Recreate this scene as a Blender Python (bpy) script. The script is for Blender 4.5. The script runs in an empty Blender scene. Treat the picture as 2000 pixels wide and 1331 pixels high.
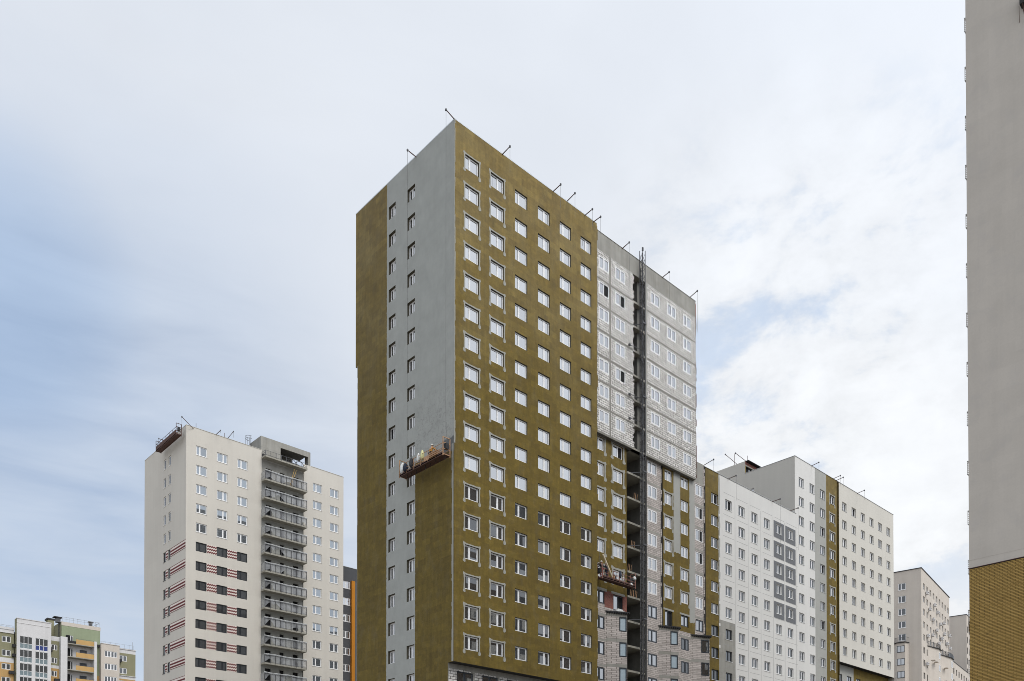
import bpy, math, random
from mathutils import Vector, Matrix
random.seed(7)
R = math.radians
S = bpy.context.scene
COL = S.collection

# ------------------------------------------------------------------ camera
cam = bpy.data.cameras.new("camera")
camo = bpy.data.objects.new("camera", cam)
COL.objects.link(camo)
PSI, PIT = 0.8208, 0.0128
fw = Vector((math.cos(PSI) * math.cos(PIT), math.sin(PSI) * math.cos(PIT), math.sin(PIT)))
camo.location = (0, 0, 1.6)
camo.rotation_euler = fw.to_track_quat('-Z', 'Y').to_euler()
cam.sensor_width = 36
cam.sensor_fit = 'HORIZONTAL'
cam.lens = 36 * 1688.66 / 2000
cam.shift_y = 0.4802
cam.clip_end = 6000
cam.clip_start = 0.2
S.camera = camo

# ------------------------------------------------------------------ sky, sun
SUN_EL, SUN_DIR = 50, Vector((0.10, -1.0, 0)).normalized()
W = bpy.data.worlds.new("World")
S.world = W
W.use_nodes = True
nt = W.node_tree
nt.nodes.clear()
def N(t, **kw):
    n = nt.nodes.new(t)
    for k, v in kw.items():
        setattr(n, k, v)
    return n
def LK(a, b):
    nt.links.new(a, b)
def wmath(op, a, b=None, clamp=False):
    n = N('ShaderNodeMath', operation=op, use_clamp=clamp)
    for i, v in enumerate((a, b)):
        if v is None: continue
        if isinstance(v, (int, float)): n.inputs[i].default_value = v
        else: LK(v, n.inputs[i])
    return n.outputs[0]
def wdir(px, py):
    rt = Vector((math.sin(PSI), -math.cos(PSI), 0)); up = rt.cross(fw)
    return (fw + rt * (px - 1000) / 1688.66 - up * (py - 1625.83) / 1688.66).normalized()
tc = N('ShaderNodeTexCoord')
D = tc.outputs['Generated']
def lobe(px, py, inner, outer):
    """1 within `inner` degrees of a sky direction, 0 beyond `outer`"""
    d = N('ShaderNodeVectorMath', operation='DOT_PRODUCT')
    LK(D, d.inputs[0]); d.inputs[1].default_value = wdir(px, py)
    m = N('ShaderNodeMapRange', interpolation_type='SMOOTHSTEP')
    LK(d.outputs['Value'], m.inputs[0])
    m.inputs[1].default_value = math.cos(R(outer)); m.inputs[2].default_value = math.cos(R(inner))
    m.inputs[3].default_value = 0; m.inputs[4].default_value = 1
    return m.outputs[0]
def wnoise(scale, detail, rough, sc=(1, 1, 1), rot=(0, 0, 0), dist=0.0, off=(0, 0, 0)):
    mp = N('ShaderNodeMapping')
    LK(D, mp.inputs[0]); mp.inputs['Scale'].default_value = sc; mp.inputs['Rotation'].default_value = rot
    mp.inputs['Location'].default_value = off
    n = N('ShaderNodeTexNoise')
    LK(mp.outputs[0], n.inputs['Vector'])
    n.inputs['Scale'].default_value = scale; n.inputs['Detail'].default_value = detail
    n.inputs['Roughness'].default_value = rough; n.inputs['Distortion'].default_value = dist
    return n.outputs[0]
def ramp(v, a, b, lo=0, hi=1):
    m = N('ShaderNodeMapRange', interpolation_type='SMOOTHSTEP')
    LK(v, m.inputs[0])
    for i, q in zip((1, 2, 3, 4), (a, b, lo, hi)): m.inputs[i].default_value = q
    return m.outputs[0]
sky = N('ShaderNodeTexSky', sky_type='NISHITA')
sky.sun_disc = False
sky.sun_elevation = R(SUN_EL)
sky.sun_rotation = math.atan2(SUN_DIR.x, SUN_DIR.y)
sky.altitude = 150; sky.dust_density = 2.5; sky.ozone_density = 1.5; sky.air_density = 1.0
bgs = N('ShaderNodeBackground'); LK(sky.outputs[0], bgs.inputs[0]); bgs.inputs[1].default_value = 0.15
# high veil of cloud: thin on the left, broken low on the right
veil = wnoise(1.6, 5, 0.5, sc=(1.0, 1.0, 2.6), rot=(0.5, 0.35, 0.2), dist=0.4)
left = lobe(-420, 620, 8, 29)
left2 = lobe(-60, 560, 0, 9)
lowl = lobe(150, 1250, 4, 26)
patch_n = wnoise(7.5, 10, 0.6, sc=(1, 1, 1.8), dist=0.15, off=(3.1, 0.4, 0.2))
patchm = lobe(1600, 800, 4, 17)
holes = wmath('MULTIPLY', ramp(patch_n, 0.49, 0.64), patchm)
streak = wnoise(5.0, 6, 0.55, sc=(1, 1, 5.0), rot=(0.25, -0.2, 0), dist=0.5)
f = wmath('SUBTRACT', 0.96, wmath('MULTIPLY', left, 0.08))
f = wmath('SUBTRACT', f, wmath('MULTIPLY', left2, 0.08))
f = wmath('SUBTRACT', f, wmath('MULTIPLY', lowl, 0.16))
f = wmath('ADD', f, wmath('MULTIPLY', wmath('SUBTRACT', veil, 0.5), 0.18))
f = wmath('ADD', f, wmath('MULTIPLY', wmath('MULTIPLY', wmath('SUBTRACT', streak, 0.5), 0.9), lowl))
f = wmath('SUBTRACT', f, wmath('MULTIPLY', holes, 0.12))
f = wmath('MINIMUM', wmath('MAXIMUM', f, 0.05), 1.0)
# brightness of the cloud itself
fine_n = wnoise(16, 8, 0.62, sc=(1, 1, 1.6), dist=0.2, off=(0.7, 1.9, 0.3))
puff = wmath('MULTIPLY', wmath('ADD', ramp(patch_n, 0.60, 0.38), wmath('MULTIPLY', wmath('SUBTRACT', fine_n, 0.52), 2.4)), lobe(1560, 900, 4, 21))
bright = wmath('ADD', 0.875, wmath('MULTIPLY', lobe(1560, 1000, 4, 26), 0.035))
bright = wmath('ADD', bright, wmath('MULTIPLY', puff, 0.10))
bright = wmath('ADD', bright, wmath('MULTIPLY', wmath('SUBTRACT', wnoise(3.2, 6, 0.55, sc=(1, 1, 1.6), rot=(0.3, 0.6, 0.1), dist=0.4), 0.5), 0.16))
bright = wmath('SUBTRACT', bright, wmath('MULTIPLY', lowl, 0.10))
# the cloud is brightest where the sun stands behind it, over the viewer's shoulder
sv = SUN_DIR * math.cos(R(SUN_EL)) + Vector((0, 0, math.sin(R(SUN_EL))))
dd = N('ShaderNodeVectorMath', operation='DOT_PRODUCT'); LK(D, dd.inputs[0]); dd.inputs[1].default_value = sv
bright = wmath('ADD', bright, ramp(dd.outputs['Value'], math.cos(R(80)), math.cos(R(12)), 0, 0.60))
bgc = N('ShaderNodeBackground')
warm = N('ShaderNodeMix', data_type='RGBA')
LK(lobe(1560, 1050, 4, 25), warm.inputs['Factor'])
warm.inputs['A'].default_value = (0.90, 0.95, 1.03, 1); warm.inputs['B'].default_value = (0.965, 0.985, 1.01, 1)
# where the cloud thins out the blue above shows through it
thin = wmath('ADD', wmath('MULTIPLY', left, 0.14), wmath('MULTIPLY', left2, 0.32))
thin = wmath('ADD', thin, wmath('MULTIPLY', holes, 0.40))
thin = wmath('ADD', thin, wmath('MULTIPLY', lowl, 0.20))
thin = wmath('ADD', thin, wmath('MULTIPLY', wmath('SUBTRACT', 0.5, veil), wmath('ADD', 0.15, wmath('MULTIPLY', left, 0.35))), clamp=True)
thinc = N('ShaderNodeMix', data_type='RGBA')
LK(thin, thinc.inputs['Factor']); LK(warm.outputs['Result'], thinc.inputs['A']); thinc.inputs['B'].default_value = (0.48, 0.71, 1.05, 1)
LK(thinc.outputs['Result'], bgc.inputs[0]); LK(bright, bgc.inputs[1])
mx = N('ShaderNodeMixShader')
LK(f, mx.inputs[0]); LK(bgs.outputs[0], mx.inputs[1]); LK(bgc.outputs[0], mx.inputs[2])
wo = N('ShaderNodeOutputWorld')
LK(mx.outputs[0], wo.inputs[0])

sun = bpy.data.lights.new("sun", 'SUN')
sun.energy = 1.5; sun.angle = R(24); sun.color = (1.0, 0.955, 0.87)
suno = bpy.data.objects.new("sun", sun)
COL.objects.link(suno)
sd = SUN_DIR * math.cos(R(SUN_EL)) + Vector((0, 0, math.sin(R(SUN_EL))))
suno.rotation_euler = sd.to_track_quat('Z', 'Y').to_euler()
suno.location = (0, -50, 150)
S.view_settings.view_transform = 'Standard'
S.view_settings.look = 'None'
S.view_settings.exposure = 0
S.view_settings.gamma = 1
S.cycles.filter_width = 0.9

# ------------------------------------------------------------------ materials
MAT = {}
def new_mat(name):
    m = bpy.data.materials.new(name); m.use_nodes = True
    t = m.node_tree; t.nodes.clear()
    o = t.nodes.new('ShaderNodeOutputMaterial')
    b = t.nodes.new('ShaderNodeBsdfPrincipled')
    t.links.new(b.outputs[0], o.inputs[0])
    MAT[name] = m
    return m, t, b, o
class G:
    """small node-graph helper"""
    def __init__(s, t): s.t = t
    def n(s, ty, **kw):
        q = s.t.nodes.new(ty)
        for k, v in kw.items(): setattr(q, k, v)
        return q
    def put(s, sock, v):
        if hasattr(v, 'is_output') or hasattr(v, 'links'): s.t.links.new(v, sock)
        else: sock.default_value = v
    def coord(s, flat=True):
        c = s.n('ShaderNodeTexCoord').outputs['Object']
        if not flat: return c
        sp = s.n('ShaderNodeSeparateXYZ'); s.t.links.new(c, sp.inputs[0])
        cb = s.n('ShaderNodeCombineXYZ')
        s.t.links.new(s.m('ADD', sp.outputs[0], sp.outputs[1]), cb.inputs[0]); s.t.links.new(sp.outputs[2], cb.inputs[1])
        return cb.outputs[0]
    def m(s, op, a, b=0.0, clamp=False):
        q = s.n('ShaderNodeMath', operation=op, use_clamp=clamp)
        s.put(q.inputs[0], a); s.put(q.inputs[1], b); return q.outputs[0]
    def noise(s, vec, scale, detail=4, rough=0.55, sc=(1, 1, 1), dist=0):
        mp = s.n('ShaderNodeMapping'); s.t.links.new(vec, mp.inputs[0]); mp.inputs['Scale'].default_value = sc
        q = s.n('ShaderNodeTexNoise'); s.t.links.new(mp.outputs[0], q.inputs['Vector'])
        q.inputs['Scale'].default_value = scale; q.inputs['Detail'].default_value = detail
        q.inputs['Roughness'].default_value = rough; q.inputs['Distortion'].default_value = dist
        return q.outputs[0]
    def ramp(s, v, a, b, lo=0.0, hi=1.0):
        q = s.n('ShaderNodeMapRange'); s.put(q.inputs[0], v)
        for i, x in zip((1, 2, 3, 4), (a, b, lo, hi)): q.inputs[i].default_value = x
        return q.outputs[0]
    def mix(s, f, a, b, mode='MIX'):
        q = s.n('ShaderNodeMix', data_type='RGBA', blend_type=mode)
        s.put(q.inputs['Factor'], f)
        for k, v in (('A', a), ('B', b)):
            if isinstance(v, tuple): q.inputs[k].default_value = (*v[:3], 1)
            else: s.t.links.new(v, q.inputs[k])
        return q.outputs['Result']
    def scale(s, c, v):
        q = s.n('ShaderNodeHueSaturation'); s.put(q.inputs['Value'], v)
        if isinstance(c, tuple): q.inputs['Color'].default_value = (*c[:3], 1)
        else: s.t.links.new(c, q.inputs['Color'])
        return q.outputs[0]
    def bump(s, b, h, strength, dist=0.02):
        q = s.n('ShaderNodeBump'); q.inputs['Strength'].default_value = strength; q.inputs['Distance'].default_value = dist
        s.t.links.new(h, q.inputs['Height']); s.t.links.new(q.outputs[0], b.inputs['Normal'])
    def brick(s, vec, w, h, mortar, c1, c2, cm, off=0.5, bias=0.0, smooth=0.1):
        q = s.n('ShaderNodeTexBrick'); s.t.links.new(vec, q.inputs['Vector'])
        q.offset = off
        q.inputs['Scale'].default_value = 1; q.inputs['Brick Width'].default_value = w; q.inputs['Row Height'].default_value = h
        q.inputs['Mortar Size'].default_value = mortar; q.inputs['Mortar Smooth'].default_value = smooth; q.inputs['Bias'].default_value = bias
        q.inputs['Color1'].default_value = (*c1, 1); q.inputs['Color2'].default_value = (*c2, 1); q.inputs['Mortar'].default_value = (*cm, 1)
        return q

def stucco(name, col, var=0.06, scale=0.35, rough=0.9, streak=0.05, lines=None, tint=None):
    m, t, b, o = new_mat(name); g = G(t); v = g.coord()
    big = g.noise(v, scale, 5, 0.6)
    fine = g.noise(v, 9, 5, 0.7)
    st = g.noise(v, 1.3, 4, 0.6, sc=(1, 0.06, 1))
    k = g.m('ADD', g.ramp(big, 0.3, 0.7, 1 - var, 1 + var), g.ramp(st, 0.35, 0.7, -streak, streak * 0.5))
    k = g.m('ADD', k, g.ramp(fine, 0.3, 0.7, -0.03, 0.03))
    c = g.scale(col, k)
    if tint:
        c = g.mix(g.ramp(g.noise(v, 0.8, 4, 0.6, dist=0.5), 0.52, 0.75, 0, 0.6), c, tint)
    if lines:
        br = g.brick(v, lines[0], lines[1], lines[2], (1, 1, 1), (0.965, 0.965, 0.965), (lines[3],) * 3)
        c = g.mix(1.0, c, br.outputs[0], 'MULTIPLY')
    t.links.new(c, b.inputs['Base Color']); b.inputs['Roughness'].default_value = rough
    g.bump(b, fine, 0.25, 0.01)
    return m
def plain(name, col, rough=0.6, metal=0.0, var=0.12, scale=3):
    m, t, b, o = new_mat(name); g = G(t)
    c = g.coord(False)
    t.links.new(g.scale(col, g.ramp(g.noise(c, scale, 4), 0.3, 0.7, 1 - var, 1 + var)), b.inputs['Base Color'])
    b.inputs['Roughness'].default_value = rough; b.inputs['Metallic'].default_value = metal
    return m

def wool_color(g, v, base=(0.203, 0.146, 0.050)):
    """mineral wool slabs: slab-to-slab tone, mottling, rusty and yellow fibres, fixing dots"""
    br = g.brick(v, 1.22, 0.61, 0.006, (1.12, 1.12, 1.08), (0.88, 0.87, 0.90), (0.80, 0.80, 0.78))
    mott = g.noise(v, 2.2, 6, 0.72)
    fine = g.noise(v, 22, 3, 0.7)
    big = g.noise(v, 0.16, 4, 0.6)
    c = g.mix(g.ramp(big, 0.38, 0.66), base, (base[0] * 1.05, base[1] * 1.12, base[2] * 1.35))
    sz = g.n('ShaderNodeSeparateXYZ'); g.t.links.new(g.n('ShaderNodeTexCoord').outputs['Object'], sz.inputs[0])
    hgt = g.m('ADD', sz.outputs[2], g.ramp(big, 0.3, 0.7, -6, 6))          # the top lifts were fixed first and have bleached
    c = g.mix(g.ramp(hgt, 42, 65), (base[0] * 0.70, base[1] * 0.685, base[2] * 0.38), c)
    c = g.mix(g.ramp(mott, 0.55, 0.80, 0, 0.55), c, (base[0] * 1.15, base[1] * 0.92, base[2] * 0.5))
    c = g.mix(g.ramp(g.noise(v, 0.9, 5, 0.65, sc=(1, 0.5, 1)), 0.50, 0.78, 0, 0.6), c, (0.145, 0.118, 0.058))
    c = g.scale(c, g.m('ADD', g.ramp(fine, 0.25, 0.75, 0.72, 1.28), g.ramp(mott, 0.3, 0.7, -0.16, 0.16)))
    c = g.mix(1.0, c, br.outputs[0], 'MULTIPLY')
    lf = g.brick(v, 5.6, 2.8, 0.012, (1.035, 1.035, 1.03), (0.965, 0.965, 0.97), (0.90, 0.90, 0.88), off=0.35)
    c = g.mix(1.0, c, lf.outputs[0], 'MULTIPLY')
    st = g.noise(v, 2.4, 4, 0.65, sc=(1, 0.07, 1))
    c = g.scale(c, g.ramp(st, 0.32, 0.68, 1.10, 0.90))
    vo = g.n('ShaderNodeTexVoronoi'); g.t.links.new(v, vo.inputs['Vector']); vo.inputs['Scale'].default_value = 1.7
    c = g.mix(g.ramp(vo.outputs['Distance'], 0.025, 0.045, 0.45, 0), c, (0.42, 0.38, 0.16))
    return c, mott
m, t, b, o = new_mat('wool'); g = G(t); v = g.coord()
c, h = wool_color(g, v); t.links.new(c, b.inputs['Base Color']); b.inputs['Roughness'].default_value = 1
g.bump(b, h, 0.35, 0.02)

# the tower's end wall: grey base coat trowelled over the wool, part of it not yet coated
m, t, b, o = new_mat('end_wall'); g = G(t); v = g.coord()
c3 = g.n('ShaderNodeTexCoord').outputs['Object']
sp = g.n('ShaderNodeSeparateXYZ'); t.links.new(c3, sp.inputs[0])
yy, zz = sp.outputs[1], sp.outputs[2]          # y from the corner, z
edge = g.m('MULTIPLY', g.m('SUBTRACT', g.noise(c3, 1.5, 4, 0.7), 0.5), 0.34)
ye = g.m('ADD', yy, edge); ze = g.m('ADD', zz, g.m('MULTIPLY', edge, 1.2))
wool, wh = wool_color(g, v, (0.185, 0.135, 0.048))
cs = g.noise(v, 0.5, 5, 0.6)
coat = g.scale((0.355, 0.365, 0.345), g.m('ADD', g.ramp(cs, 0.3, 0.7, 0.93, 1.07), g.ramp(g.noise(v, 2.2, 5, 0.65, sc=(1, 0.35, 1)), 0.3, 0.75, 0.05, -0.05)))
jl = g.brick(v, 1.22, 0.61, 0.010, (1, 1, 1), (0.975, 0.975, 0.975), (0.90, 0.90, 0.90))
coat = g.mix(g.ramp(g.noise(v, 0.7, 3), 0.4, 0.6, 0.2, 0.9), coat, g.mix(1.0, coat, jl.outputs[0], 'MULTIPLY'))
# unworked, freshly thrown render in the lowest lift
lift = g.m('MULTIPLY', g.ramp(zz, 46, 41.5), g.ramp(yy, 6.2, 5.6))
coat = g.mix(g.m('MULTIPLY', lift, g.ramp(g.noise(v, 2.6, 5, 0.75, dist=1.2), 0.50, 0.62, 0, 0.75)), coat, (0.245, 0.245, 0.235))
wet = g.m('MULTIPLY', g.ramp(ye, 1.75, 1.6), g.ramp(ze, 39.0, 38.85))
coat = g.mix(wet, coat, (0.125, 0.13, 0.132))
def lt(a, k): return g.m('LESS_THAN', a, k)
def gt(a, k): return g.m('GREATER_THAN', a, k)
farpart = gt(ye, 10.77)
slope = g.m('ADD', ze, g.m('MULTIPLY', yy, -0.12))
near = g.m('MULTIPLY', lt(ye, 5.96), lt(slope, 37.55))
isw = g.m('MAXIMUM', farpart, near)
t.links.new(g.mix(isw, coat, wool), b.inputs['Base Color']); b.inputs['Roughness'].default_value = 0.95
hh = g.m('ADD', g.m('MULTIPLY', isw, -0.5), g.m('MULTIPLY', wh, g.ramp(isw, 0, 1, 0.15, 0.6)))
g.bump(b, hh, 0.5, 0.02)

def blocks(name, c1, c2, mort, bw=0.6, bh=0.21, size=0.014, stain=0.5, patch=0.0):
    m, t, b, o = new_mat(name); g = G(t); v = g.coord()
    wv = g.noise(v, 1.2, 3); vv = g.n('ShaderNodeVectorMath', operation='ADD'); t.links.new(v, vv.inputs[0])
    cx = g.n('ShaderNodeCombineXYZ'); t.links.new(g.m('MULTIPLY', g.m('SUBTRACT', wv, .5), 0.05), cx.inputs[1]); t.links.new(cx.outputs[0], vv.inputs[1])
    br = g.brick(vv.outputs[0], bw, bh, size, c1, c2, mort, smooth=0.35)
    c = g.mix(g.ramp(g.noise(v, 0.8, 5, 0.7), 0.5, 0.8, 0, stain), br.outputs[0], tuple(x * 0.62 for x in c2))
    c = g.mix(g.ramp(g.noise(v, 2.3, 4, 0.7, dist=0.6), 0.60, 0.72, 0, 0.55), c, tuple(x * 1.12 for x in mort))
    if patch:      # squeezed-out mortar, efflorescence and chipped faces
        c = g.mix(g.ramp(g.noise(v, 3.4, 6, 0.8), 0.50, 0.60, 0, patch), c, (0.80, 0.78, 0.75))
        c = g.mix(g.ramp(g.noise(v, 4.3, 5, 0.8, sc=(1, 1.4, 1)), 0.57, 0.66, 0, patch), c, (0.20, 0.19, 0.175))
    c = g.scale(c, g.ramp(g.noise(v, 7, 5, 0.7), 0.3, 0.7, 0.88, 1.1))
    t.links.new(c, b.inputs['Base Color']); b.inputs['Roughness'].default_value = 0.95
    g.bump(b, br.outputs['Fac'], 0.5, -0.03)
    return m
blocks('block', (0.78, 0.755, 0.72), (0.50, 0.48, 0.45), (0.10, 0.095, 0.09), bw=0.62, bh=0.25, size=0.034, stain=0.5, patch=0.6)
stucco('concrete_band', (0.24, 0.23, 0.205), 0.15, 1.0, streak=0.1)
blocks('block_pink', (0.57, 0.515, 0.485), (0.42, 0.38, 0.355), (0.16, 0.14, 0.125), size=0.018, stain=0.35)
blocks('red_brick', (0.30, 0.075, 0.05), (0.22, 0.06, 0.045), (0.24, 0.20, 0.17), 0.26, 0.085, 0.012)
stucco('concrete', (0.33, 0.32, 0.29), 0.10, 0.5, streak=0.16, tint=(0.25, 0.235, 0.195), lines=(1.2, 2.6, 0.012, 0.75))
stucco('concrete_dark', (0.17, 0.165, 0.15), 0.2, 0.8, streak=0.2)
stucco('slab', (0.33, 0.315, 0.27), 0.12, 1.2, streak=0.1)
stucco('reveal', (0.09, 0.08, 0.055), 0.2, 2)  # raw wool edge, darkened so the colour carries the shade inside the openings
stucco('coat', (0.37, 0.37, 0.345), 0.05, 0.6, streak=0.04)
stucco('plaster', (0.34, 0.335, 0.30), 0.08, 1.5, streak=0.03)
stucco('white_panel', (0.68, 0.67, 0.645), 0.03, 0.2, streak=0.03)
stucco('cream', (0.60, 0.575, 0.52), 0.03, 0.15, streak=0.03)
stucco('cream_tower', (0.61, 0.575, 0.515), 0.03, 0.15, streak=0.03, lines=(4.2, 2.8, 0.01, 0.93))
stucco('sand', (0.56, 0.505, 0.445), 0.04, 0.3, streak=0.05)
stucco('dark_panel', (0.115, 0.115, 0.12), 0.05, 0.5)
stucco('near_grey', (0.525, 0.485, 0.435), 0.035, 0.5, streak=0.045, lines=(1.2, 0.60, 0.010, 0.965), tint=(0.46, 0.43, 0.40))
stucco('graphite', (0.075, 0.078, 0.085), 0.06, 0.4)
stucco('orange', (0.50, 0.19, 0.012), 0.04, 0.4)
stucco('moss', (0.245, 0.235, 0.145), 0.05, 0.5)
stucco('sage', (0.275, 0.315, 0.205), 0.05, 0.5)
stucco('ochre_wall', (0.48, 0.30, 0.12), 0.05, 0.6)
stucco('ochre_rail', (0.52, 0.33, 0.13), 0.06, 0.6)
stucco('offwhite', (0.62, 0.61, 0.61), 0.04, 0.5, streak=0.06)
stucco('asphalt', (0.20, 0.18, 0.15), 0.2, 0.05, streak=0)
blocks('ochre_brick', (0.42, 0.275, 0.082), (0.355, 0.225, 0.062), (0.055, 0.032, 0.008), 0.26, 0.077, 0.013, 0.45)
blocks('brown_brick', (0.13, 0.09, 0.055), (0.10, 0.07, 0.045), (0.06, 0.05, 0.04), 0.26, 0.077, 0.01, 0.1)
plain('pvc', (0.86, 0.86, 0.86), 0.35, var=0.03)
plain('pvc_black', (0.012, 0.015, 0.02), 0.4, var=0.1)
plain('pvc_dark', (0.035, 0.042, 0.052), 0.4, var=0.1)
plain('steel', (0.10, 0.10, 0.105), 0.5, 0.6)
plain('galv', (0.32, 0.33, 0.34), 0.5, 0.5)
plain('rust', (0.09, 0.045, 0.035), 0.8, var=0.35, scale=6)
plain('red_steel', (0.26, 0.12, 0.09), 0.6, var=0.25)
plain('orange_steel', (0.42, 0.24, 0.125), 0.6, var=0.3, scale=5)
plain('coping', (0.50, 0.52, 0.54), 0.5)
plain('galv_cap', (0.62, 0.66, 0.70), 0.6)
plain('black', (0.006, 0.006, 0.007), 0.9, var=0.0)
plain('dark_felt', (0.025, 0.025, 0.027), 0.8, var=0.4)
plain('rope', (0.12, 0.12, 0.12), 0.7)
plain('white_sack', (0.66, 0.67, 0.66), 0.7, var=0.15, scale=6)
plain('yellow_plastic', (0.62, 0.60, 0.30), 0.5)
plain('pale_wood', (0.60, 0.52, 0.38), 0.7, var=0.15)
plain('yellow_wood', (0.48, 0.30, 0.08), 0.7, var=0.15)
plain('skin', (0.42, 0.24, 0.17), 0.6)
plain('cloth_navy', (0.02, 0.028, 0.05), 0.9, var=0.3, scale=8)
plain('cloth_dark', (0.035, 0.035, 0.04), 0.9, var=0.3, scale=8)
plain('cloth_red', (0.20, 0.02, 0.03), 0.9, var=0.3)
plain('cloth_amber', (0.50, 0.25, 0.05), 0.9, var=0.25, scale=8)
plain('cloth_blue', (0.10, 0.22, 0.32), 0.9, var=0.25)
plain('helmet', (0.72, 0.70, 0.64), 0.35, var=0.04)
plain('red_paint', (0.13, 0.012, 0.014), 0.8, var=0.15)
plain('pink_paint', (0.78, 0.70, 0.64), 0.85, var=0.05)
plain('grey_paint', (0.135, 0.14, 0.15), 0.7, var=0.08)
plain('spandrel', (0.19, 0.24, 0.26), 0.2, var=0.15)
plain('spandrel_blue', (0.04, 0.06, 0.20), 0.2, var=0.1)
plain('curtain', (0.42, 0.40, 0.38), 0.8, var=0.2)
plain('groove', (0.33, 0.33, 0.325), 0.9, var=0.05)

def glass(name, refl, dark, tint=(0.93, 0.97, 1.0)):
    m, t, b, o = new_mat(name); g = G(t)
    b.inputs['Roughness'].default_value = 0.5
    oi = g.n('ShaderNodeObjectInfo')
    c = g.scale(dark, g.ramp(oi.outputs['Random'], 0, 1, 0.5, 1.8))
    t.links.new(c, b.inputs['Base Color'])
    gl = g.n('ShaderNodeBsdfGlossy'); gl.inputs['Roughness'].default_value = 0.015; gl.inputs['Color'].default_value = (*tint, 1)
    fr = g.n('ShaderNodeFresnel'); fr.inputs['IOR'].default_value = 1.5
    fac = g.m('ADD', refl, g.m('MULTIPLY', fr.outputs[0], 0.75), clamp=True)
    fac = g.m('MULTIPLY', fac, g.ramp(oi.outputs['Random'], 0, 1, 0.9, 1.05))
    co = g.n('ShaderNodeTexCoord').outputs['Object']
    bp = g.n('ShaderNodeBump'); bp.inputs['Strength'].default_value = 0.02; bp.inputs['Distance'].default_value = 0.02
    t.links.new(g.noise(co, 1.1, 1, 0.4), bp.inputs['Height'])
    t.links.new(bp.outputs[0], gl.inputs['Normal'])
    mx = g.n('ShaderNodeMixShader'); t.links.new(fac, mx.inputs[0]); t.links.new(b.outputs[0], mx.inputs[1]); t.links.new(gl.outputs[0], mx.inputs[2])
    t.links.new(mx.outputs[0], o.inputs[0])
    return m
glass('glass', 0.40, (0.022, 0.024, 0.026), (0.98, 0.99, 1.0))
glass('glass_soft', 0.31, (0.022, 0.024, 0.026), (0.97, 0.985, 1.0))
glass('glass_mid', 0.24, (0.02, 0.025, 0.03), (0.86, 0.94, 1.0))
glass('glass_low', 0.06, (0.018, 0.02, 0.022))
plain('pale_reflection', (0.40, 0.49, 0.55), 0.4, var=0.05)  # flat pale colour standing in for sky reflected in the bay windows

# thin plastic film wrapped over the balcony rails
m, t, b, o = new_mat('film'); g = G(t); co = g.coord(False)
b.inputs['Base Color'].default_value = (0.36, 0.37, 0.385, 1); b.inputs['Roughness'].default_value = 0.45
tr = g.n('ShaderNodeBsdfTransparent')
mx = g.n('ShaderNodeMixShader')
nf = g.noise(co, 0.42, 2, 0.5, sc=(1, 1, 1.3), dist=1.2)
t.links.new(g.ramp(nf, 0.38, 0.62, 0.38, 0.72), mx.inputs[0]); t.links.new(tr.outputs[0], mx.inputs[1]); t.links.new(b.outputs[0], mx.inputs[2])
t.links.new(mx.outputs[0], o.inputs[0]); g.bump(b, nf, 0.5, 0.05)

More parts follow.
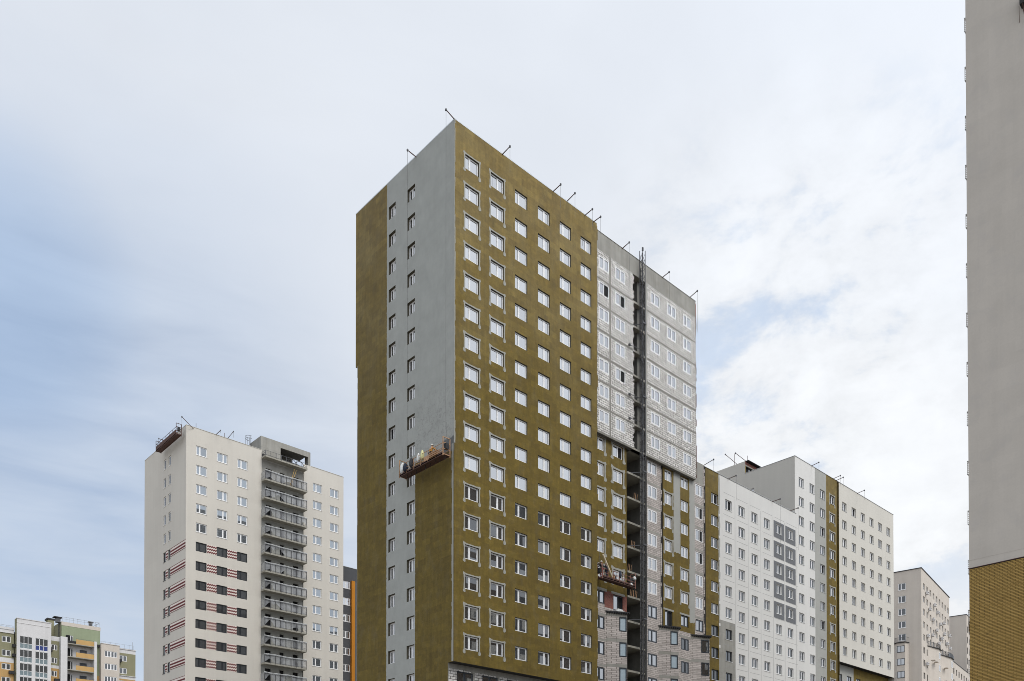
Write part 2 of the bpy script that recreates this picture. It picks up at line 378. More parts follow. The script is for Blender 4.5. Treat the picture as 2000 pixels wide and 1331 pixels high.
# ------------------------------------------------------------------ mesh helpers
class MB:
    def __init__(s, org=(0, 0, 0)): s.v = []; s.f = []; s.mi = []; s.cur = 0; s.o = Vector(org)
    def p(s, a): s.v.append(tuple(Vector(a) - s.o)); return len(s.v) - 1
    def poly(s, pts): s.f.append([s.p(q) for q in pts]); s.mi.append(s.cur); return s
    def box(s, x0, y0, z0, x1, y1, z1):
        i = len(s.v)
        for z in (z0, z1):
            for x, y in ((x0, y0), (x1, y0), (x1, y1), (x0, y1)): s.p((x, y, z))
        for q in ((0, 3, 2, 1), (4, 5, 6, 7), (0, 1, 5, 4), (1, 2, 6, 5), (2, 3, 7, 6), (3, 0, 4, 7)):
            s.f.append([i + k for k in q]); s.mi.append(s.cur)
        return s
    def bar(s, a, b, r, n=4, r2=None):
        a, b = Vector(a), Vector(b); r2 = r if r2 is None else r2
        d = (b - a).normalized(); u = d.cross(Vector((0, 0, 1)))
        u = Vector((1, 0, 0)) if u.length < 1e-4 else u.normalized()
        w = d.cross(u); i = len(s.v)
        for q, rr in ((a, r), (b, r2)):
            for k in range(n):
                t = 2 * math.pi * (k + 0.5) / n
                s.p(q + u * (rr * math.cos(t)) + w * (rr * math.sin(t)))
        for k in range(n):
            s.f.append([i + k, i + (k + 1) % n, i + n + (k + 1) % n, i + n + k]); s.mi.append(s.cur)
        s.f.append([i + k for k in range(n)][::-1]); s.f.append([i + n + k for k in range(n)]); s.mi += [s.cur] * 2
        return s
    def lathe(s, c, prof, n=12):
        i = len(s.v); c = Vector(c)
        for r, z in prof:
            for k in range(n):
                t = 2 * math.pi * k / n
                s.p(c + Vector((r * math.cos(t), r * math.sin(t), z)))
        for j in range(len(prof) - 1):
            for k in range(n):
                s.f.append([i + j * n + k, i + j * n + (k + 1) % n, i + (j + 1) * n + (k + 1) % n, i + (j + 1) * n + k]); s.mi.append(s.cur)
        s.f.append([i + k for k in range(n)][::-1]); s.f.append([i + (len(prof) - 1) * n + k for k in range(n)]); s.mi += [s.cur] * 2
        return s
    def prism(s, pts, z0, z1):
        i = len(s.v); n = len(pts)
        for z in (z0, z1):
            for x, y in pts: s.p((x, y, z))
        s.f.append([i + k for k in range(n)][::-1]); s.f.append([i + n + k for k in range(n)]); s.mi += [s.cur] * 2
        for k in range(n): s.f.append([i + k, i + (k + 1) % n, i + n + (k + 1) % n, i + n + k]); s.mi.append(s.cur)
        return s
    def mesh(s, name, mats):
        me = bpy.data.meshes.new(name); me.from_pydata(s.v, [], s.f); me.update()
        for q in (mats if isinstance(mats, (list, tuple)) else [mats]): me.materials.append(MAT[q])
        if len(me.materials) > 1: me.polygons.foreach_set('material_index', s.mi)
        return me
    def build(s, name, mats, parent=None, smooth=False):
        me = s.mesh(name, mats)
        if smooth: me.shade_smooth()
        return link(name, me, parent)
def link(name, data, parent=None, loc=None, rot=None):
    o = bpy.data.objects.new(name, data); COL.objects.link(o)
    if parent is not None: o.parent = parent
    if loc is not None: o.location = loc
    if rot is not None: o.rotation_euler = rot
    return o
def tag(o, label=None, cat=None, group=None, kind=None):
    if label: o['label'] = label
    if cat: o['category'] = cat
    if group: o['group'] = group
    if kind: o['kind'] = kind
    return o
def thing(name, label, cat, loc=(0, 0, 0), rz=0.0, group=None):
    return tag(link(name, None, None, loc, (0, 0, rz)), label, cat, group)

class Bld:
    """a building: its Empty, and local coordinates = given coordinates minus its origin"""
    def __init__(s, name, label, x, y, rz=0.0, group=None, local=False, cat='building'):
        s.root = thing(name, label, cat, (x, y, 0), rz, group)
        s.o = Vector((0, 0, 0)) if local else Vector((x, y, 0))
    def mb(s): return MB(s.o)
class Fac:
    """facade frame: 'y' faces -Y with u = x; 'x' faces -X with u = y; 'Y' faces +Y with u = x"""
    def __init__(s, b, k, d): s.b, s.k, s.d = b, k, d
    def P(s, u, z, out=0.0):
        if s.k == 'y': return Vector((u, s.d - out, z))
        if s.k == 'Y': return Vector((u, s.d + out, z))
        return Vector((s.d - out, u, z))
    def box(s, mb, u0, u1, z0, z1, o0, o1):
        a, c = s.P(u0, z0, o0), s.P(u1, z1, o1)
        mb.box(min(a.x, c.x), min(a.y, c.y), z0, max(a.x, c.x), max(a.y, c.y), z1)

def wall(F, u0, u1, z0, z1, ops, pick, names, depth=0.2, rev=None, cuts_u=(), cuts_z=(), back=None):
    """facade sheet with real openings and reveals; pick(u, z) -> material; one mesh part per material"""
    eps = 1e-4
    us = sorted({round(q, 4) for q in [u0, u1, *cuts_u] + [o[0] for o in ops] + [o[1] for o in ops] if u0 - eps <= q <= u1 + eps})
    zs = sorted({round(q, 4) for q in [z0, z1, *cuts_z] + [o[2] for o in ops] + [o[3] for o in ops] if z0 - eps <= q <= z1 + eps})
    cells = {}; par = {}
    def find(q):
        while par[q] != q: q = par[q]
        return q
    for i in range(len(us) - 1):
        uc = (us[i] + us[i + 1]) / 2
        col = [o for o in ops if o[0] < uc < o[1]]
        for j in range(len(zs) - 1):
            zc = (zs[j] + zs[j + 1]) / 2
            if any(o[2] < zc < o[3] for o in col): continue
            m = pick(uc, zc)
            if m is None: continue
            cells[i, j] = m; par[i, j] = (i, j)
            for n_ in ((i - 1, j), (i, j - 1)):
                if n_ in cells and names.get(cells[n_], 'wall') == names.get(m, 'wall'): par[find(n_)] = find((i, j))
    comp = {}
    def slot(key, m):
        nm = names.get(cells[key], 'wall'); r_ = find(key)
        if r_ not in comp: comp[r_] = [nm, F.b.mb(), []]
        c_ = comp[r_]
        if m not in c_[2]: c_[2].append(m)
        c_[1].cur = c_[2].index(m); return c_[1]
    for (i, j), m in cells.items():
        slot((i, j), m).poly([F.P(us[i], zs[j]), F.P(us[i + 1], zs[j]), F.P(us[i + 1], zs[j + 1]), F.P(us[i], zs[j + 1])])
    import bisect
    for o in ops:
        a0, a1, b0, b1 = (round(q, 4) for q in o[:4]); dd = o[4] if len(o) > 4 else depth
        ia, ib, ja, jb = (bisect.bisect_left(us, a0), bisect.bisect_left(us, a1), bisect.bisect_left(zs, b0), bisect.bisect_left(zs, b1))
        cm, cn = (ia + ib - 1) // 2, (ja + jb - 1) // 2
        for (p, q, key) in (((a0, b0), (a1, b0), (cm, ja - 1)), ((a1, b0), (a1, b1), (ib, cn)), ((a1, b1), (a0, b1), (cm, jb)), ((a0, b1), (a0, b0), (ia - 1, cn))):
            if key not in cells:
                key = next((k_ for k_ in ((ia - 1, cn), (ib, cn), (cm, ja - 1), (cm, jb)) if k_ in cells), None)
                if key is None: continue
            slot(key, rev or cells[key]).poly([F.P(*p), F.P(*q), F.P(*q, -dd), F.P(*p, -dd)])
    return [mb.build(nm, ms, F.b.root) for nm, mb, ms in comp.values()]

# ------------------------------------------------------------------ windows
PROTO = {}; TILT = {}
def win_proto(w, h, split, style, open_=None):
    """frame mesh, and pane meshes with their places; style: pvc / pvc_dark"""
    key = (round(w, 2), round(h, 2), round(split, 2), style, open_)
    if key in PROTO: return PROTO[key]
    fr = MB(); t = 0.095 if 'soft' in style else 0.065
    fr.box(0, 0, 0, w, 0.07, t); fr.box(0, 0, h - t, w, 0.07, h); fr.box(0, 0.0, t, t, 0.07, h - t); fr.box(w - t, 0.0, t, w, 0.07, h - t)
    if split:
        ms = w * split; fr.box(ms - 0.04, 0.0, t, ms + 0.04, 0.07, h - t)
        bays = [(t, ms - 0.04), (ms + 0.04, w - t)]
    else: bays = [(t, w - t)]
    panes = []
    for i, (a, c) in enumerate(bays):
        if open_ == i: continue
        s = 0.055
        for q in ((a, t, c, t + s), (a, h - t - s, c, h - t), (a, t + s, a + s, h - t - s), (c - s, t + s, c, h - t - s)):
            fr.box(q[0], -0.018, q[1], q[2], 0.05, q[3])
        pm = MB((a + s, 0.03, t + s))
        pm.poly([(a + s, .03, t + s), (c - s, .03, t + s), (c - s, .03, h - t - s), (a + s, .03, h - t - s)])
        panes.append((pm, (a + s, 0.03, t + s)))
    vm = None
    if open_ is not None:
        a, c = bays[open_]
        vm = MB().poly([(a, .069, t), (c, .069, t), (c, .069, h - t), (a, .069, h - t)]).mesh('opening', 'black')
    r = (fr.mesh('window', style.replace('_low', '').replace('_mid', '').replace('_soft', '')), [(p.mesh('pane', 'glass_low' if style.endswith('low') else 'glass_mid' if style.endswith('mid') else 'glass_soft' if style.endswith('soft') else 'glass'), l) for p, l in panes], vm)
    PROTO[key] = r
    return r
SILL = {}
WR = random.Random(11)
def window(F, u0, u1, z0, z1, split=0.4, style='pvc', inset=0.13, open_=None, sill=None, name='window', tilt=0.10):
    w, h = abs(u1 - u0), z1 - z0
    rot = {'y': 0.0, 'x': -math.pi / 2, 'Y': math.pi}[F.k]
    ul = max(u0, u1) if F.k in 'xY' else min(u0, u1)
    me, panes, vm = win_proto(w, h, split, style, open_)
    o = link(name, me, F.b.root, F.P(ul, z0, -inset) - F.b.o, (0, 0, rot))
    for pm, l in panes:
        link('pane', pm, o, l, (R(WR.gauss(0, tilt)), 0, R(WR.gauss(0, tilt))))
    if vm: link('opening', vm, o)
    if style == 'pvc' and F.k == 'y' and WR.random() < 0.10 and open_ is None and split:     # a sash on the tilt
        k = (round(w, 2), round(h, 2), round(split, 2))
        if k not in TILT:
            a, c = (w * split + .05, w - .07) if split < .5 else (.07, w * split - .05); q = MB()
            for (x0, x1, z0, z1) in ((a, c, 0, .06), (a, c, h - .2, h - .14), (a, a + .06, .06, h - .2), (c - .06, c, .06, h - .2)): q.box(x0, -.02, z0, x1, .03, z1)
            TILT[k] = q.mesh('tilted_sash', style)
        link('tilted_sash', TILT[k], o, (0, .0, .09), (R(-5), 0, 0))
    if sill:
        k = (round(w, 2), round(inset, 2), sill)
        if k not in SILL: SILL[k] = MB().box(-0.06, -inset - 0.05, -0.045, w + 0.06, 0.0, -0.005).mesh('sill', sill)
        link('sill', SILL[k], o)
    return o

def surround_mesh(w, h, seed, legs=(0.34, 0.40), fat=1.0):
    """a mortar band trowelled round an opening: fat ears at the corners, legs below the sill"""
    r = random.Random(seed); j = lambda a=0.02: r.uniform(-a, a)
    A = []                                      # (inner, outer)
    L = legs[0] + j(.06)
    for zz, wd, inn in ((-L, .06, -.02), (-L + .05, .20, .05), (-L * .55, .27, .06), (-.03, .20, .03), (-.02, .17, 0.0)):
        A.append(((inn, zz), (-wd + j(), zz + j(.01))))
    for k in range(1, 6): A.append(((0, h * k / 6), (-.15 + j(.018), h * k / 6 + j(.02))))
    A.append(((0, h - .04), (-.19 + j(), h - .02)))
    A.append(((0, h), (-.26 + j(), h + .07)));
    A.append(((0, h), (-.20 + j(), h + .25 + j())))
    A.append(((0.04, h), (.03, h + .19 + j())))
    for k in range(1, 6): A.append(((w * k / 6, h), (w * k / 6, h + .125 + j(.018))))
    A.append(((w - .04, h), (w - .02, h + .17 + j())))
    A.append(((w, h), (w + .17 + j(), h + .22 + j())))
    A.append(((w, h), (w + .25 + j(), h + .05)))
    A.append(((w, h - .05), (w + .17 + j(), h - .05)))
    for k in range(5, 0, -1): A.append(((w, h * k / 6), (w + .15 + j(.018), h * k / 6 + j(.02))))
    L = legs[1] + j(.06)
    for zz, wd, inn in ((-.02, .18, 0.0), (-.03, .20, -.04), (-L * .55, .27, -.07), (-L + .05, .20, -.05), (-L, .06, .02)):
        A.append(((w + inn, zz), (w + wd + j(), zz + j(.01))))
    mb = MB(); th = 0.014
    for (i0, o0), (i1, o1) in zip(A, A[1:]):
        if fat != 1.0:
            g0 = lambda i_, o_: (i_[0] + (o_[0] - i_[0]) * fat, i_[1] + (o_[1] - i_[1]) * fat)
            o0, o1 = g0(i0, o0), g0(i1, o1)
        q = [(i0[0], -th, i0[1]), (i1[0], -th, i1[1]), (o1[0], -th, o1[1]), (o0[0], -th, o0[1])]
        if i0 == i1: q = [q[0], q[2], q[3]]
        mb.poly(q); mb.poly([(o0[0], -th, o0[1]), (o1[0], -th, o1[1]), (o1[0], 0.0, o1[1]), (o0[0], 0.0, o0[1])])
    return mb.mesh('plaster_surround', 'plaster')
SUR = {}
def surround(F, u0, u1, z0, z1, fat=1.0):
    w, h = abs(u1 - u0), z1 - z0; k = (round(w, 2), round(h, 2), WR.randrange(5), (.34, .40), fat)
    if k not in SUR: SUR[k] = surround_mesh(*k)
    rot = {'y': 0.0, 'x': -math.pi / 2}[F.k]
    return link('plaster_surround', SUR[k], F.b.root, F.P(max(u0, u1) if F.k == 'x' else min(u0, u1), z0, 0) - F.b.o, (0, 0, rot))

def jag_strip(F, u, z0, z1, name, mat, w0, w1, out, course=0.61, seed=1, depth=0.12):
    """toothed edge where slabs of different courses end at different places"""
    r = random.Random(seed); mb = F.b.mb(); z = z0
    while z < z1 - 0.05:
        zz = min(z1, z + course * r.choice((1, 1, 2)))
        F.box(mb, u, u + r.choice((w0, w1, (w0 + w1) / 2)), z, zz, out - depth, out)
        z = zz
    return mb.build(name, mat, F.b.root)
def roof_slab(B, x0, y0, x1, y1, z, mat='dark_felt', name='roof'):
    return B.mb().box(x0, y0, z - 0.5, x1, y1, z).build(name, mat, B.root)
def coping(B, pts, z, w=0.45, t=0.06, mat='coping'):
    mb = B.mb()
    for (x0, y0, x1, y1) in pts: mb.box(x0, y0, z, x1, y1, z + t)
    return mb.build('coping', mat, B.root)
def shell(B, x0, y0, x1, y1, z0, z1, mat, sides='yX'):
    """hidden or plain outer walls: 'x' -X, 'X' +X, 'y' -Y, 'Y' +Y"""
    mb = B.mb()
    if 'x' in sides: mb.poly([(x0, y0, z0), (x0, y1, z0), (x0, y1, z1), (x0, y0, z1)])
    if 'X' in sides: mb.poly([(x1, y0, z0), (x1, y1, z0), (x1, y1, z1), (x1, y0, z1)])
    if 'y' in sides: mb.poly([(x0, y0, z0), (x1, y0, z0), (x1, y0, z1), (x0, y0, z1)])
    if 'Y' in sides: mb.poly([(x0, y1, z0), (x1, y1, z0), (x1, y1, z1), (x0, y1, z1)])
    return mb.build('side_wall', mat, B.root)
# ------------------------------------------------------------------ ground
g_ = MB(); g_.poly([(-1500, -1500, 0), (2500, -1500, 0), (2500, 2500, 0), (-1500, 2500, 0)])
tag(g_.build('ground', 'asphalt'), kind='structure')
FL = 2.8

# ================================================================== 1 olive tower
T = Bld('residential_tower', 'tallest tower in olive insulation with grey rendered end wall and rows of white windows', 49.7, 61.08)
Fy, Fx = Fac(T, 'y', 61.08), Fac(T, 'x', 49.7)
ZR = 68.12
COLX = [50.97, 54.14, 57.30, 60.46, 63.61, 66.77]
SPL = [0.37, 0.58, 0.36, 0.58, 0.36, 0.56]
ops = [(x, x + 1.68, 64.27 - FL * k, 65.60 - FL * k) for x in COLX for k in range(17)]
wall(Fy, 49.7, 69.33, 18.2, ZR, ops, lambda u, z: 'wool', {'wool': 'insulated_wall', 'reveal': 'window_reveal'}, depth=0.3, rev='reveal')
for x, s in zip(COLX, SPL):
    for k in range(17):
        z = 64.27 - FL * k
        window(Fy, x, x + 1.68, z, z + 1.33, s, inset=0.15)
        if x < 55: surround(Fy, x, x + 1.68, z, z + 1.33)
COLY = [(67.14, 68.40), (70.36, 71.52)]
ops = [(a, b_, 64.28 - FL * k, 65.58 - FL * k) for a, b_ in COLY for k in range(20)]
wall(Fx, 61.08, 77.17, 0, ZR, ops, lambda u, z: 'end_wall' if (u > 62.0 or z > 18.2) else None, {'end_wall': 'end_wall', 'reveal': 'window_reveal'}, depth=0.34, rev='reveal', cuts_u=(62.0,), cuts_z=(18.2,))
for a, b_ in COLY:
    for k in range(20):
        window(Fx, a, b_, 64.28 - FL * k, 65.58 - FL * k, 0.45, inset=0.26, name='narrow_window', open_=(0 if (a > 70 and k == 8) else None))
mb = T.mb(); Fx.box(mb, 77.17, 77.55, 51.8, ZR, -0.3, 0.0); mb.build('insulation_edge', 'wool', T.root)
mb = T.mb()
r = random.Random(3); z = 18.2
while z < 51.5:                              # ragged far edge of the insulation
    zz = z + r.choice((.6, 1.2)); Fx.box(mb, 77.17, 77.19 + r.uniform(0, .07), z, zz, -0.25, -0.004); z = zz
mb.build('insulation_edge', 'plaster', T.root)
# corner bead: a narrow light strip, ragged where mortar squeezed out
mb = T.mb(); r = random.Random(5); z = 18.25
while z < ZR - 0.1:
    zz = min(ZR, z + r.uniform(.25, .8))
    wd = r.uniform(.20, .27) if z < 38 else r.uniform(.05, .09)
    Fx.box(mb, 61.08 + (.12 if z < 38 else 0.0), 61.08 + (.12 if z < 38 else 0.0) + wd, z, zz, 0.0, 0.012)
    if z >= 38: Fy.box(mb, 49.7, 49.7 + r.uniform(.03, .12), z, zz, 0.0, 0.012)
    z = zz
mb.build('corner_bead', 'plaster', T.root)
# soffit and recessed ground storeys of aerated block with tall dark glazing
T.mb().poly([(49.7, 61.08, 18.2), (69.33, 61.08, 18.2), (69.33, 62.0, 18.2), (49.7, 62.0, 18.2)]).build('soffit', 'dark_felt', T.root)
Fr = Fac(T, 'y', 62.0)
lx = [(50.75 + 3.15 * i, 52.75 + 3.15 * i) for i in range(6)]
ops = [(a, b_, 15.0 - 3.2 * k, 17.6 - 3.2 * k) for a, b_ in lx for k in range(3)]
wall(Fr, 49.7, 69.33, 0, 18.2, ops, lambda u, z: 'concrete' if (z > 17.75 or (u - 49.7 + .35) % 3.15 < .45) else 'block', {'block': 'masonry_wall', 'concrete': 'masonry_wall'}, depth=0.12,
     cuts_z=(17.75,), cuts_u=[q for i in range(7) for q in (49.35 + 3.15 * i, 49.8 + 3.15 * i)])
for a, b_ in lx:
    for k in range(3): window(Fr, a, b_, 15.0 - 3.2 * k, 17.6 - 3.2 * k, 0.5, 'pvc_dark', inset=0.06, name='tall_window')
shell(T, 49.7, 61.08, 69.33, 77.17, 0, ZR, 'block', 'Y')
shell(T, 49.7, 61.7, 69.33, 77.17, 0, ZR, 'block', 'X')
roof_slab(T, 49.9, 61.3, 69.2, 77.0, ZR - 0.7)
coping(T, [(49.69, 61.07, 69.33, 61.4), (49.69, 61.4, 50.0, 77.6)], ZR, t=0.10, mat='galv_cap')
# toothed right edge of the insulation
jag_strip(Fy, 69.33, 18.2, 67.9, 'insulation_edge', 'wool', 0.02, 0.15, 0.0, 0.61, 9, 0.14)

# ================================================================== 2 raw block section
Q = Bld('unfinished_block', 'unfinished block of bare white masonry over patchy olive insulation with open shaft', 69.5, 61.7)
Fu, Fl = Fac(Q, 'y', 61.7), Fac(Q, 'y', 62.15)
UC = [70.35, 73.12, 79.40, 82.55, 85.68]
def zt(k): return 65.57 - FL * k
opn = {(70.35, 1): 1, (73.12, 1): 1, (73.12, 4): 1}
ops = [(x, x + 1.72, zt(k) - 1.40, zt(k), 0.05) for x in UC for k in range(7)]
SH0, SH1 = 76.15, 78.35
slabz = [46.1 + FL * j for j in range(7)]
czs = [q for s in slabz for q in (s, s + 0.24)]
def pk(u, z):
    if z > 66.1: return 'concrete'
    if SH0 < u < 78.70 and z < 66.1:
        return None if u < SH1 else 'concrete'
    if any(s < z < s + 0.24 for s in slabz): return 'concrete_band'
    if 72.1 < u < 72.36: return 'concrete_band'
    return 'block'
wall(Fu, 69.4, 88.25, 46.1, ZR, ops, pk, {'block': 'masonry_wall', 'concrete': 'masonry_wall', 'concrete_band': 'masonry_wall'}, depth=0.05,
     cuts_u=(72.1, 72.36, SH0, SH1, 78.70), cuts_z=[66.1] + czs)
for x in UC:
    for k in range(7):
        window(Fu, x, x + 1.72, zt(k) - 1.40, zt(k), 0.42 if x in (79.40,) or x > 85 else 0.5, 'pvc_soft', inset=0.02, open_=opn.get((x, k)))
jag_strip(Fu, 76.15, 46.35, 66.0, 'block_teeth', 'block', 0.0, 0.26, -0.002, 0.21, 4, 0.3)
# underside of the upper storeys and of the parapet
Q.mb().poly([(69.4, 61.7, 46.1), (88.25, 61.7, 46.1), (88.25, 62.2, 46.1), (69.4, 62.2, 46.1)]).build('soffit', 'concrete_dark', Q.root)
# right-hand edge strip of wool sticking out, toothed, with red primer at the top
Fe = Fac(Q, 'y', 61.75)
jag_strip(Fe, 88.25, 46.4, 66.4, 'insulation_edge', 'rust', 0.10, 0.26, 0.0, 0.4, 12, 0.3)
mb = Q.mb(); Fe.box(mb, 88.25, 88.42, 66.4, 67.9, -0.3, 0.0); mb.build('brick_edge', 'red_brick', Q.root)
# ---- lower storeys
def zl(k): return 46.0 - FL * k
LA, LB, LC, LD, LE, LF_ = (70.05, 71.75), (73.24, 74.92), (79.34, 81.06), (82.60, 84.06), (85.76, 87.32), (88.76, 90.36)
BAYT = 27.2
ops = []
ops += [(*LA, zl(k) - 1.42, zl(k), 0.16) for k in range(10)]
ops += [(*LB, zl(k) - 1.40, zl(k), 0.16) for k in range(6)] + [(*LB, zl(6) - 1.75, zl(6), 0.16)]
ops += [(*LC, zl(k) - 1.45, zl(k), 0.05) for k in range(10)]
ops += [(*LD, zl(k) - 1.36, zl(k), 0.16) for k in range(6)] + [(*LD, 27.3, zl(6), 0.16)]
ops += [(*LE, zl(k) - 1.36, zl(k), 0.16) for k in range(7)] + [(*LE, zl(k) - 1.42, zl(k), 0.05) for k in range(7, 10)]
ops += [(*LF_, zl(k) - 1.45, zl(k), 0.08) for k in range(7)]
lsl = [43.3 - FL * j for j in range(16)]
def pl(u, z):
    slab = any(s < z < s + 0.24 for s in lsl)
    if u < 75.55:
        if z > 29.35: return 'wool'
        if z > 27.5 and u > 71.75: return 'red_brick'
        if slab: return 'concrete'
        return 'block_pink'
    if u < 77.9: return None
    if u < 78.66: return 'concrete_dark'
    if u < 78.74: return 'black'
    if u < 81.85: return 'concrete' if slab and z > 30 else 'block_pink'
    if u < 88.6:
        if z < BAYT: return 'concrete' if slab else 'block_pink'
        if 84.35 < u < 85.62 and z > 36.6: return 'coat'
        if 87.55 < u and z > 28.7: return 'coat'
        return 'wool'
    if u < 90.55:
        if z > 46.9: return 'concrete'
        return 'concrete' if slab else 'block_pink'
    return 'wool'
wall(Fl, 69.4, 90.72, 0, 46.1, ops, pl, {'wool': 'insulated_wall', 'concrete': 'masonry_wall', 'block_pink': 'masonry_wall', 'red_brick': 'brick_infill', 'coat': 'base_coat', 'concrete_dark': 'shaft_column', 'black': 'gap'},
     cuts_u=(71.75, 75.55, 77.9, 78.66, 78.74, 81.85, 84.35, 85.62, 87.55, 88.6, 90.55), cuts_z=[29.35, 27.5, BAYT, 36.6, 28.7] + [q for s in lsl for q in (s, s + .24)])
wall(Fl, 88.25, 90.72, 46.1, 48.75, [], lambda u, z: 'concrete', {'concrete': 'concrete_frame'})
for k in range(10):
    st = 'pvc_soft' if k < 6 else 'pvc_dark_soft'
    window(Fl, *LA, zl(k) - 1.42, zl(k), 0.5, st, inset=0.12 if k < 6 else 0.04)
    window(Fl, *LC, zl(k) - 1.45, zl(k), 0.45, st, inset=0.02)
    if k < 7: window(Fl, *LB, zl(k) - (1.40 if k < 6 else 1.75), zl(k), 0.55, st, inset=0.12, open_=1 if k in (0, 6) else None)
    if k < 7: window(Fl, *LD, zl(k) - 1.36 if k < 6 else 27.3, zl(k), 0.5, st, inset=0.12, open_=1 if k == 6 else None)
    window(Fl, *LE, zl(k) - (1.36 if k < 7 else 1.42), zl(k), 0.55, st if k < 7 else 'pvc_dark_low', inset=0.12 if k < 7 else 0.02)
    if k < 7: window(Fl, *LF_, zl(k) - 1.45, zl(k), 0.55, st, inset=0.05, open_=1 if k in (1, 2, 3) else None)
    if k < 6:
        surround(Fl, *LA, zl(k) - 1.42, zl(k), 1.5); surround(Fl, *LB, zl(k) - 1.40, zl(k), 1.6)
        if k > 0: surround(Fl, *LD, zl(k) - 1.36, zl(k), 1.25)
        if k > 3: surround(Fl, *LE, zl(k) - 1.36, zl(k))
for q in ((82.05, 84.3, 29.2, 29.42), (85.5, 87.5, 29.2, 29.42), (72.9, 75.2, 29.2, 29.48), (70.0, 72.1, 29.2, 29.5)):
    mb = Q.mb(); Fl.box(mb, *q, 0.002, 0.016); mb.build('base_coat', 'plaster', Q.root)
r = random.Random(41); mb = Q.mb()
for (u, za, zb_) in ((84.35, 36.6, 46.05), (85.62, 36.6, 46.05), (87.55, 28.7, 46.05)):
    z = za - .1; mb = Q.mb()
    while z < zb_ - .2:
        zz = min(zb_, z + r.uniform(.2, .8)); Fl.box(mb, u - r.uniform(0.01, .06), u + r.uniform(.01, .06), z, zz, 0.001, 0.012); z = zz
    mb.build('base_coat', 'coat', Q.root)
for u0, u1, z0 in ((84.35, 85.62, 36.6), (87.6, 88.5, 28.7)):
    u = u0; mb = Q.mb()
    while u < u1: w = r.uniform(.1, .3); Fl.box(mb, u, min(u1, u + w), z0 - r.uniform(.02, .2), z0 + .05, 0.001, 0.012); u += w
    mb.build('base_coat', 'coat', Q.root)
# joints: the masonry strip ends in a ragged dark gap against the insulation
mb = Q.mb(); Fl.box(mb, 81.80, 82.16, BAYT, 46.05, 0.0, 0.03); mb.build('gap', 'black', Q.root)
jag_strip(Fl, 81.72, BAYT, 46.0, 'block_teeth', 'block_pink', 0.08, 0.27, 0.05, 0.42, 21, 0.05)
jag_strip(Fl, 82.14, BAYT, 46.0, 'insulation_edge', 'wool', 0.08, 0.12, 0.07, 0.61, 22, 0.07)
mb = Q.mb(); Fl.box(mb, 90.50, 90.86, 0, 48.6, 0.0, 0.04); mb.build('gap', 'black', Q.root)
jag_strip(Fl, 90.42, 27.2, 48.6, 'block_teeth', 'block_pink', 0.06, 0.26, 0.06, 0.42, 23, 0.06)
# open shaft: slabs, inner walls and back wall on every storey
mb = Q.mb(); mc = Q.mb()
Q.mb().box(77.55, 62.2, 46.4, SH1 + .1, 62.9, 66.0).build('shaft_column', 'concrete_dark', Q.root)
for s in slabz[::-1] + lsl:
    up = s > 45.5
    a0, a1, y0 = (SH0 + .05, SH1, 61.72) if up else (75.56, SH1, 62.0)
    mb.box(a0, y0, s, a1 + 0.3, 66.5, s + 0.22)
    if s > 16: mc.box(a0 + .02, y0 - .02, s + .22, a0 + .62, y0 + .06, s + .30)
mb.build('floor_slab', 'slab', Q.root)
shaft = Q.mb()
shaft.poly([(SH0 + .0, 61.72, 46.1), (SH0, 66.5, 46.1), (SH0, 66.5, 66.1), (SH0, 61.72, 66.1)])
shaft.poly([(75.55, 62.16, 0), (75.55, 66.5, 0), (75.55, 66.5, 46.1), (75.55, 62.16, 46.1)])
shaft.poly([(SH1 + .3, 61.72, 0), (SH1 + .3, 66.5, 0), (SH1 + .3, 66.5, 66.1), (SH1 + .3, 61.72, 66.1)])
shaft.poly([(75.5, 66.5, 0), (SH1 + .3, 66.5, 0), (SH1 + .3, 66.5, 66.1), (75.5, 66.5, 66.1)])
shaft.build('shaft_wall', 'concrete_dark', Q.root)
Q.mb().box(SH0, 61.72, 66.1, SH1 + .3, 66.5, 66.3).build('floor_slab', 'slab', Q.root)
mb = Q.mb()                                   # orange edge protection and forms inside the shaft
for z_, sx in ((35.1, 76.5), (32.3, 75.9), (29.5, 76.3), (29.5, 76.9), (40.7, 77.0)):
    for i in range(3): mb.bar((sx + i * .28, 62.3, z_), (sx + .35 + i * .28, 62.5, z_ + 1.0), 0.03)
mb.build('shaft_props', 'orange_steel', Q.root)
mb = Q.mb()
for z_ in (57.5, 51.9, 49.2):
    mb.bar((75.2, 61.4, z_ + .0), (77.3, 61.55, z_ + .35), 0.035); mb.box(75.1, 61.3, z_ - .12, 75.35, 61.5, z_ + .08)
mb.build('wall_tie', 'steel', Q.root)
